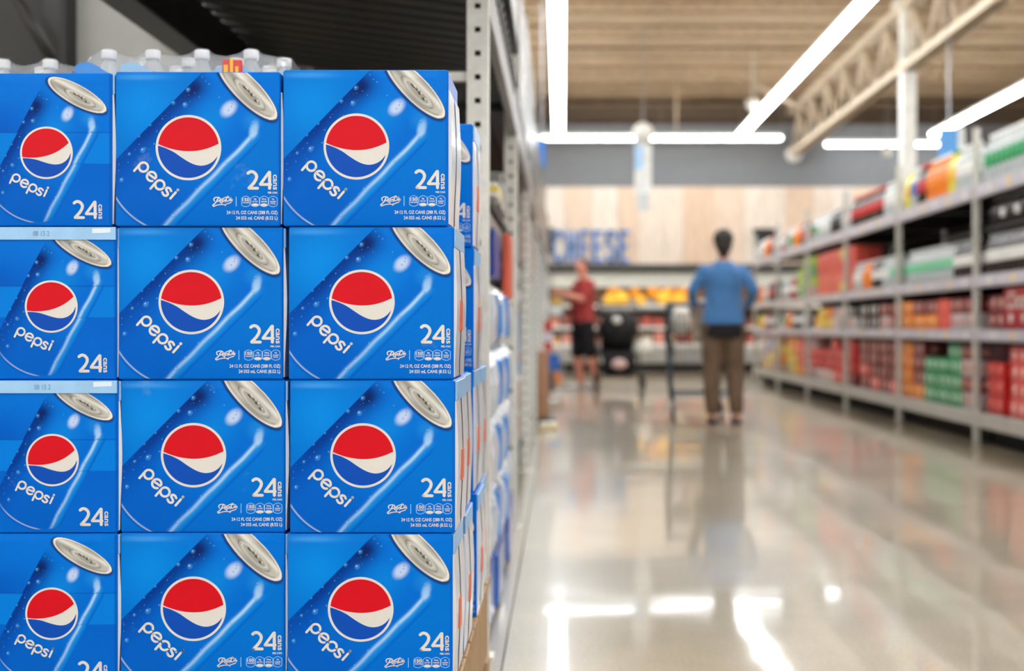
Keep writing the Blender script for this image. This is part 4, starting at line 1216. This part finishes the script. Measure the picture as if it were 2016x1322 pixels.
# ================================================================== PEOPLE
def fuse(name, b, m, parent, voxel=.008, smooth=3, subd=False):
    """join the shapes of one builder into a single continuous skin"""
    me = b.mesh(name, m); o = obj(name, me)
    rm = o.modifiers.new('r', 'REMESH'); rm.mode = 'VOXEL'; rm.voxel_size = voxel; rm.use_smooth_shade = True
    sm = o.modifiers.new('s', 'SMOOTH'); sm.iterations = smooth; sm.factor = .5
    bpy.context.view_layer.update()
    dg = bpy.context.evaluated_depsgraph_get()
    me2 = bpy.data.meshes.new_from_object(o.evaluated_get(dg))
    bpy.data.objects.remove(o)
    me2.name = name
    if not me2.materials: me2.materials.append(m)
    me2.polygons.foreach_set('use_smooth', np.ones(len(me2.polygons), bool))
    return obj(name, me2, parent)
def limb(b, pts, rad, seg=14):
    P = smooth_curve3(pts, 5); R = []
    n = len(pts)-1
    for i in range(len(P)):
        t = i/(len(P)-1)*n; k = min(int(t), n-1); f = t-k; R.append(rad[k]*(1-f)+rad[k+1]*f)
    b.tube(P, R, seg)
    b.ball(P[0], R[0], 12, 8); b.ball(P[-1], R[-1], 12, 8)
def smooth_curve3(pts, n=5):
    pts = [Vector(p) for p in pts]; out = []
    for i in range(len(pts)-1):
        p0 = pts[max(i-1,0)]; p1 = pts[i]; p2 = pts[i+1]; p3 = pts[min(i+2,len(pts)-1)]
        for k in range(n):
            t = k/n
            q = .5*((2*p1)+(-p0+p2)*t+(2*p0-5*p1+4*p2-p3)*t*t+(-p0+3*p1-3*p2+p3)*t**3)
            lq = p1.lerp(p2, t); out.append(lq.lerp(q, .35))
    return out+[pts[-1]]
def torso(b, rings):       # rings: (z, rx, ry, yoff)
    pts = [(0, r[3], r[0]) for r in rings]
    n = len(b.v); seg = 24
    for z, rx, ry, yo in rings:
        for k in range(seg):
            a = 2*PI*k/seg; c, s_ = math.cos(a), math.sin(a)
            b.v.append((rx*math.copysign(abs(c)**.85, c), yo+ry*math.copysign(abs(s_)**.9, s_), z))
    for i in range(len(rings)-1):
        for k in range(seg):
            k2 = (k+1) % seg
            b.f.append((n+i*seg+k, n+i*seg+k2, n+(i+1)*seg+k2, n+(i+1)*seg+k)); b.mi.append(0); b.sm.append(True)
    b.f.append(tuple(n+k for k in range(seg))[::-1]); b.mi.append(0); b.sm.append(True)
    b.f.append(tuple(n+(len(rings)-1)*seg+k for k in range(seg))); b.mi.append(0); b.sm.append(True)
def hand(b, wrist, d, palm_n, curl=1.0, side=1):
    """wrist point, direction d of the palm, palm normal (towards which fingers curl)"""
    d = Vector(d).normalized(); n = Vector(palm_n).normalized(); n = (n-d*n.dot(d)).normalized(); w = d.cross(n)*side
    wr = Vector(wrist)
    b.tube([wr-d*.01, wr+d*.03, wr+d*.06, wr+d*.085], [(.024,.018),(.034,.016),(.038,.015),(.036,.013)], 12)
    for k, (off, L_) in enumerate(((-.030,.072),(-.010,.082),(.010,.076),(.029,.060))):
        p = wr+d*.078+w*off; a = .25*curl; pts = [p-d*.02, p]
        for s_, l in ((1,.45),(2,.32),(3,.26)):
            dd = d*math.cos(a)+n*math.sin(a); p = p+dd*(L_*l); pts.append(p.copy()); a += .75*curl
        b.tube(pts, [.009,.009,.0085,.008,.007], 8); b.ball(pts[-1], .007, 8, 6)
    p = wr+d*.02-w*.030; q = p+d*.025-w*.022+n*.012; r = q+d*.028-w*.004+n*.018; s_ = r+d*.018+n*.012+w*.004
    b.tube([p, q, r, s_], [.013,.011,.0095,.008], 8); b.ball(s_, .008, 8, 6)
def head_shapes(b, c, yaw=0):
    R = Matrix.Rotation(yaw, 4, 'Z'); c = Vector(c)
    P = lambda x, y, z: c+(R @ Vector((x, y, z)))
    b.ball(P(0,-.01,.03), (.074,.092,.088), 18, 12, R)
    b.ball(P(0,.02,-.03), (.060,.070,.080), 16, 10, R)
    b.ball(P(0,.055,-.085), (.030,.028,.026), 12, 8, R)      # chin
    b.tube([P(0,.085,.02), P(0,.104,-.012), P(0,.094,-.03)], [.008,.014,.012], 8)   # nose
    for s_ in (-1,1): b.ball(P(s_*.076,-.005,-.005), (.010,.020,.032), 10, 8, R)     # ears
    b.ball(P(0,.082,-.055), (.024,.010,.007), 10, 6, R)      # lips
    return P
# ---- the woman with the cart, seen from behind, faces +Y
M_skin = mat('warm_skin', (196,136,106), .5, var=.05); M_skinp = mat('pink_skin', (226,150,126), .5, var=.05)
M_hair = mat('dark_brown_hair', (34,26,22), .5, var=.3, scale=60, bump=.4, bscale=120)
WX, WY = 1.475, 12.95
t = thing('person', 'person in a long sleeved blue top and brown trousers pushing a cart, seen from behind', 'person', (WX, WY, 0))
sh, hp = 1.425, .93
b = MB()
torso(b, [(.86,.165,.12,0),(.95,.175,.125,0),(1.05,.145,.105,.0),(1.18,.145,.105,.01),(1.30,.165,.11,.0),(1.40,.165,.095,-.01),(1.45,.10,.075,-.01),(1.47,.06,.06,-.01)])
limb(b, [(0,-.01,1.44),(0,.0,1.52),(0,.01,1.58)], [.058,.052,.055])
P = head_shapes(b, (0,.015,1.635))
LA = [(-.172,-.01,1.385),(-.275,.02,1.20),(-.25,.26,1.09),(-.225,.31,1.075)]
RA = [(.172,-.01,1.385),(.275,-.03,1.20),(.255,.20,1.08),(.235,.26,1.07)]
for A in (LA, RA):
    limb(b, A, [.052,.042,.030,.024])
hand(b, LA[-1], (.15,1,-.05), (0,-.1,-1), .9, 1); hand(b, RA[-1], (-.15,1,-.05), (0,-.1,-1), .9, -1)
LL = [(-.095,.0,.90),(-.10,.01,.50),(-.105,-.02,.10),(-.105,-.02,.07)]
RL = [(.095,.0,.90),(.105,.03,.50),(.115,-.05,.10),(.115,-.05,.07)]
for A in (LL, RL):
    limb(b, A, [.098,.062,.038,.038]); f = Vector(A[-1])
    b.tube([f+Vector((0,-.04,-.025)), f+Vector((0,.03,-.03)), f+Vector((0,.12,-.045)), f+Vector((0,.17,-.05))], [.030,.036,.034,.022], 12)
fuse('body', b, M_skin, t, .008, 3)
# hair: short, full, gathered low at the nape
b = MB(); b.ball(P(0,-.022,.045), (.096,.102,.092), 18, 12); b.ball(P(0,-.06,-.02), (.078,.06,.085), 16, 10); b.ball(P(0,-.062,-.09), (.045,.035,.05), 12, 8)
fuse('hair', b, M_hair, t, .008, 2)
for s_ in (-1,1):
    MB().ball(P(s_*.03,.078,.015), .011, 10, 8).build('eye', mat('eye_white', (235,235,230), .3), t)
b = MB(); b.ball(P(0,.087,-.055), (.022,.007,.005), 10, 6); b.build('mouth', mat('lip_colour', (180,90,84), .5), t)
# blue top
b = MB()
torso(b, [(.895,.196,.145,.0),(.97,.192,.140,.0),(1.03,.184,.130,0),(1.10,.172,.125,.0),(1.20,.172,.125,.005),(1.30,.188,.13,.0),(1.37,.185,.120,-.01),(1.42,.135,.100,-.01),(1.475,.078,.075,-.01)])
for s_ in (-1,1): b.ball((s_*.158,-.01,1.372), (.056,.058,.048), 14, 10)
for A in (LA, RA):
    q = [Vector(v) for v in A]; q[-1] = q[2].lerp(q[3], .3); limb(b, q[:3]+[q[-1]], [.060,.053,.043,.041])
fuse('blue_top', b, mat('blue_cotton', (62,118,176), .8, var=.1, sheen=.3, bump=.8, bscale=9), t, .011, 4)
b = MB(); torso(b, [(.775,.188,.142,.0),(.86,.190,.142,0),(.985,.175,.125,0),(1.02,.170,.12,0)])
fuse('black_undershirt', b, mat('black_cotton', (16,15,17), .85), t, .011, 3)
b = MB()
torso(b, [(.78,.175,.125,0),(.86,.182,.130,0),(.93,.175,.125,0),(.98,.165,.12,0)])
for A in (LL, RL):
    q = [Vector(v) for v in A]; q[0] = q[0]+Vector((0,0,-.03)); q[2] = q[1].lerp(q[2], .92); limb(b, q[:3], [.112,.090,.066])
fuse('brown_trousers', b, mat('olive_brown_cotton', (104,84,66), .85, var=.15, bump=.6, bscale=14), t, .011, 3)
for A in (LL, RL):
    f = Vector(A[-1]); b = MB()
    b.tube([f+Vector((0,-.055,-.045)), f+Vector((0,.03,-.045)), f+Vector((0,.12,-.048)), f+Vector((0,.185,-.05))], [(.026,.034),(.030,.042),(.026,.044),(.016,.028)], 14)
    b.box(f.x-.038, f.x+.038, f.y-.07, f.y+.18, .001, .022)
    fuse('shoe', b, mat('black_shoe_leather', (24,20,20), .5), t, .008, 1)

# ---- the man in red, side on, faces -X
MX, MY = .31, 20.3
t = thing('person', 'person in a red shirt and black shorts reaching towards the left racks', 'person', (MX, MY, 0), PI/2+.45)
b = MB()   # built facing +Y, turned to face -X
torso(b, [(.90,.165,.13,0),(1.0,.175,.135,0),(1.12,.165,.13,.01),(1.25,.185,.135,.015),(1.40,.195,.125,.0),(1.49,.175,.10,-.015),(1.54,.10,.08,-.015),(1.56,.06,.06,-.01)])
limb(b, [(0,-.015,1.53),(0,.0,1.62),(0,.015,1.68)], [.065,.058,.06])
P = head_shapes(b, (0,.03,1.735), .35)
LA = [(-.20,-.01,1.47),(-.255,.14,1.27),(-.20,.38,1.34),(-.18,.44,1.36)]
RA = [(.20,-.01,1.47),(.27,-.16,1.24),(.24,-.12,1.04),(.235,-.10,.99)]
for A in (LA, RA): limb(b, A, [.060,.050,.036,.028])
hand(b, LA[-1], (0,1,.15), (0,.1,-1), .5, 1); hand(b, RA[-1], (0,.3,-1), (-.3,1,0), .9, -1)
LL = [(.10,.0,.95),(.11,.03,.52),(.12,-.02,.10),(.12,-.02,.07)]
RL = [(-.10,.0,.95),(-.11,-.06,.52),(-.11,-.16,.10),(-.11,-.16,.07)]
for A in (LL, RL):
    limb(b, A, [.10,.078,.050,.048]); q = [Vector(v) for v in A]
    c = q[1].lerp(q[2], .3); b.ball(c+Vector((0,-.02,0)), (.064,.068,.12), 12, 8)
    f = q[-1]; b.tube([f+Vector((0,-.05,-.02)), f+Vector((0,.03,-.03)), f+Vector((0,.13,-.045)), f+Vector((0,.18,-.05))], [.034,.040,.036,.022], 12)
fuse('body', b, M_skinp, t, .008, 3)
Rm = Matrix.Rotation(.35, 4, 'Z')
b = MB(); b.ball(P(0,-.028,.06), (.082,.088,.075), 18, 12, Rm); b.ball(P(0,-.055,.0), (.072,.05,.07), 14, 10, Rm)
fuse('hair', b, mat('brown_hair', (74,52,40), .5, var=.2, scale=60), t, .008, 2)
for s_ in (-1,1):
    MB().ball(P(s_*.03,.079,.015), .011, 10, 8).build('eye', mat('eye_white', (235,235,230), .3), t)
MB().ball(P(0,.087,-.055), (.022,.007,.005), 10, 6).build('mouth', mat('lip_colour', (180,90,84), .5), t)
b = MB()
torso(b, [(.93,.19,.15,.0),(1.0,.195,.155,0),(1.12,.19,.155,.01),(1.25,.205,.155,.015),(1.40,.215,.145,.0),(1.48,.20,.12,-.012),(1.53,.12,.09,-.012),(1.56,.082,.078,-.01)])
for A in (LA, RA):
    q = [Vector(v) for v in A]; limb(b, [q[0], q[0].lerp(q[1], .5), q[0].lerp(q[1], .8)], [.078,.070,.068])
fuse('red_shirt', b, mat('brick_red_cotton', (168,58,56), .85, var=.1, bump=.8, bscale=9), t, .011, 4)
b = MB(); torso(b, [(.80,.185,.14,0),(.90,.19,.148,0),(1.0,.182,.14,0)])
for A in (LL, RL):
    q = [Vector(v) for v in A]; limb(b, [q[0]+Vector((0,0,-.04)), q[0].lerp(q[1], .9), q[1]+Vector((0,0,-.01))], [.115,.10,.098])
fuse('black_shorts', b, mat('black_cotton', (16,15,17), .85), t, .011, 2)
for A in (LL, RL):
    f = Vector(A[-1]); b = MB()
    b.tube([f+Vector((0,-.065,-.03)), f+Vector((0,.03,-.03)), f+Vector((0,.13,-.04)), f+Vector((0,.20,-.05))], [(.038,.040),(.040,.046),(.030,.048),(.018,.030)], 14)
    b.box(f.x-.042, f.x+.042, f.y-.08, f.y+.19, .001, .024)
    fuse('shoe', b, mat('pale_sneaker', (206,202,196), .6), t, .008, 1)

# ------------------------------------------------------------------ shopping cart in front of the woman
M_cart = mat('dark_blue_grey_cart_paint', (58,70,82), .4, .2)
CX, CY = WX-.135, WY+.30       # cart centre line and rear axle
t = thing('shopping_cart', 'dark grey wire shopping cart pushed by the person in blue', 'cart', (CX, CY, 0))
hw = .34
for s_ in (-1,1):
    MB().tube([(s_*hw, .0, 1.10),(s_*hw, .02, 1.0),(s_*hw, .03, .75),(s_*(hw-.01), .04, .5),(s_*(hw-.02), .02, .30),(s_*(hw-.035), 0, .17)], .026, 8).build('rear_upright', M_cart, t)
    MB().tube([(s_*(hw-.03), 0, .22),(s_*.24, .85, .20)], .014, 8).build('bottom_rail', M_cart, t)
    MB().tube([(s_*hw, .02, 1.0),(s_*.27, .95, .94)], .010, 6).build('basket_rim', M_cart, t)
    for y, x in ((0,.305),(.85,.24)):
        MB().lathe([(.02,-.014),(.062,-.014),(.068,-.008),(.068,.008),(.062,.014),(.02,.014)], 18, (s_*x, y, .068), 'x').build('wheel', M_black, t)
        MB().box(s_*x-.022, s_*x-.017, y-.02, y+.02, .05, .2).box(s_*x+.017, s_*x+.022, y-.02, y+.02, .05, .2).box(s_*x-.022, s_*x+.022, y-.02, y+.02, .155, .2).build('caster_fork', M_steel, t)
MB().tube([(-hw, -.02, 1.08),(hw, -.02, 1.08)], .018, 10).build('handle', mat('blue_handle', (40,80,130), .4), t)
MB().tube([(-.305,0,.27),(.305,0,.27)], .014, 8).build('rear_cross_bar', M_cart, t)
MB().box(-.27, .27, .1, .8, .225, .235).build('bottom_tray', M_cart, t)
b = MB()
for i in range(15):
    f = i/14
    for s_ in (-1,1):
        y = .04+.9*f; xt = hw-(hw-.27)*f; b.tube([(s_*xt, y, 1.0-.06*f),(s_*(xt-.05), y, .52+.14*f)], .003, 4, caps=False)
    x = -.30+.6*f; b.tube([(x, .04, 1.0),(x*.9, .06, .52)], .003, 4, caps=False); b.tube([(x*.85, .95, .94),(x*.75, .92, .66)], .003, 4, caps=False)
    b.tube([(x*.95, .05, .52),(x*.78, .92, .66)], .003, 4, caps=False)
for k in range(5):
    f = k/4; z = lambda a: 1.0-.48*f*(1) ; 
    for s_ in (-1,1): b.tube([(s_*(hw-.05*f), .04, 1.0-.48*f),(s_*(.27-.05*f), .94, .94-.28*f)], .004, 4, caps=False)
    b.tube([(-(hw-.05*f), .04, 1.0-.48*f),((hw-.05*f), .04, 1.0-.48*f)], .004, 4, caps=False)
o = b.build('wire_basket', M_cart, t); o['kind'] = 'stuff'
MB().cbox(-.10, .30, .10, .13, .72, 1.14, .02).build('child_seat_back', mat('beige_seat_plastic', (212,200,176), .5), t)
b = MB(); b.ball((0,0,.13), (.11,.08,.13), 14, 10); b.tube([(-.06,0,.24),(-.04,0,.30),(0,0,.27)], .012, 6); b.tube([(.06,0,.24),(.05,0,.32),(.0,0,.27)], .012, 6)
tag(fuse('grocery_bag', b, mat('white_bag_film', (228,226,216), .4, bump=.8, bscale=16), None, .01, 2), 'white grocery bag sitting in the shopping cart', 'bag').location = (CX-.20, CY+.30, .80)

# ------------------------------------------------------------------ stroller right of the man
SXc, SY = at(1218,0,20.2).x, 20.2
t = thing('baby_stroller', 'black baby stroller beside the person in red', 'stroller', (SXc, SY, 0)); t.scale = (1.28, 1.1, 1.08)
M_fab = mat('black_stroller_fabric', (20,19,21), .8)
b = MB(); n = 10
for i in range(n+1):
    pass
b.ball((0,.05,.78), (.22,.27,.26), 18, 12)
fuse('canopy', b, M_fab, t, .012, 1)
b = MB(); b.cbox(-.2,.2,-.15,.28,.38,.50,.04); b.cbox(-.2,.2,.18,.30,.42,.85,.04); b.cbox(-.18,.18,-.22,-.12,.22,.46,.03)
fuse('seat', b, M_fab, t, .012, 3)
b = MB(); b.cbox(-.19,.19,-.1,.25,.16,.30,.05); fuse('under_basket', b, M_fab, t, .012, 3)
b = MB(); b.ball((0,-.19,.33), (.10,.06,.08), 14, 10); b.build('pink_blanket', mat('pale_pink_cloth', (232,196,192), .8), t)
b = MB(); b.ball((-.03,-.21,.90), (.05,.03,.05), 12, 8); b.build('white_badge', M_white, t)
for s_ in (-1,1):
    MB().tube([(s_*.22,.30,1.08),(s_*.22,.22,.8),(s_*.23,.0,.45),(s_*.22,-.28,.12)], .013, 8).build('frame_tube', M_dark, t)
    MB().tube([(s_*.22,-.02,.5),(s_*.25,.30,.15)], .013, 8).build('frame_tube', M_dark, t)
    for y, r in ((-.30,.10),(.32,.13)):
        w_ = MB().lathe([(r*.75,-.018),(r,-.014),(r,.014),(r*.75,.018),(r*.75,-.018)], 20, (s_*.26, y, r+.001), 'x').build('wheel', M_black, t)
        MB().lathe([(0,-.01),(r*.3,-.01),(r*.3,.01),(0,.01)], 12, (s_*.26, y, r), 'x').build('hub', M_steel, w_)
        b = MB()
        for k in range(5):
            a = k*2*PI/5; b.tube([(s_*.26, y, r),(s_*.26, y+math.cos(a)*r*.8, r+math.sin(a)*r*.8)], .006, 5)
        b.build('spokes', M_steel, w_)
MB().tube([(-.22,.30,1.08),(-.20,.34,1.10),(.20,.34,1.10),(.22,.30,1.08)], .014, 8).build('handle', M_black, t)
b = MB(); b.ball((0,0,0), (.14,.09,.12), 14, 10); b.tube([(-.05,0,.08),(-.12,.1,.28)], .012, 6)
tag(fuse('shopping_bag', b, mat('white_bag_film', (228,226,216)), None, .01, 2), 'white bag hanging off the right side of the stroller', 'bag').location = (SXc+.33, SY+.05, .57)
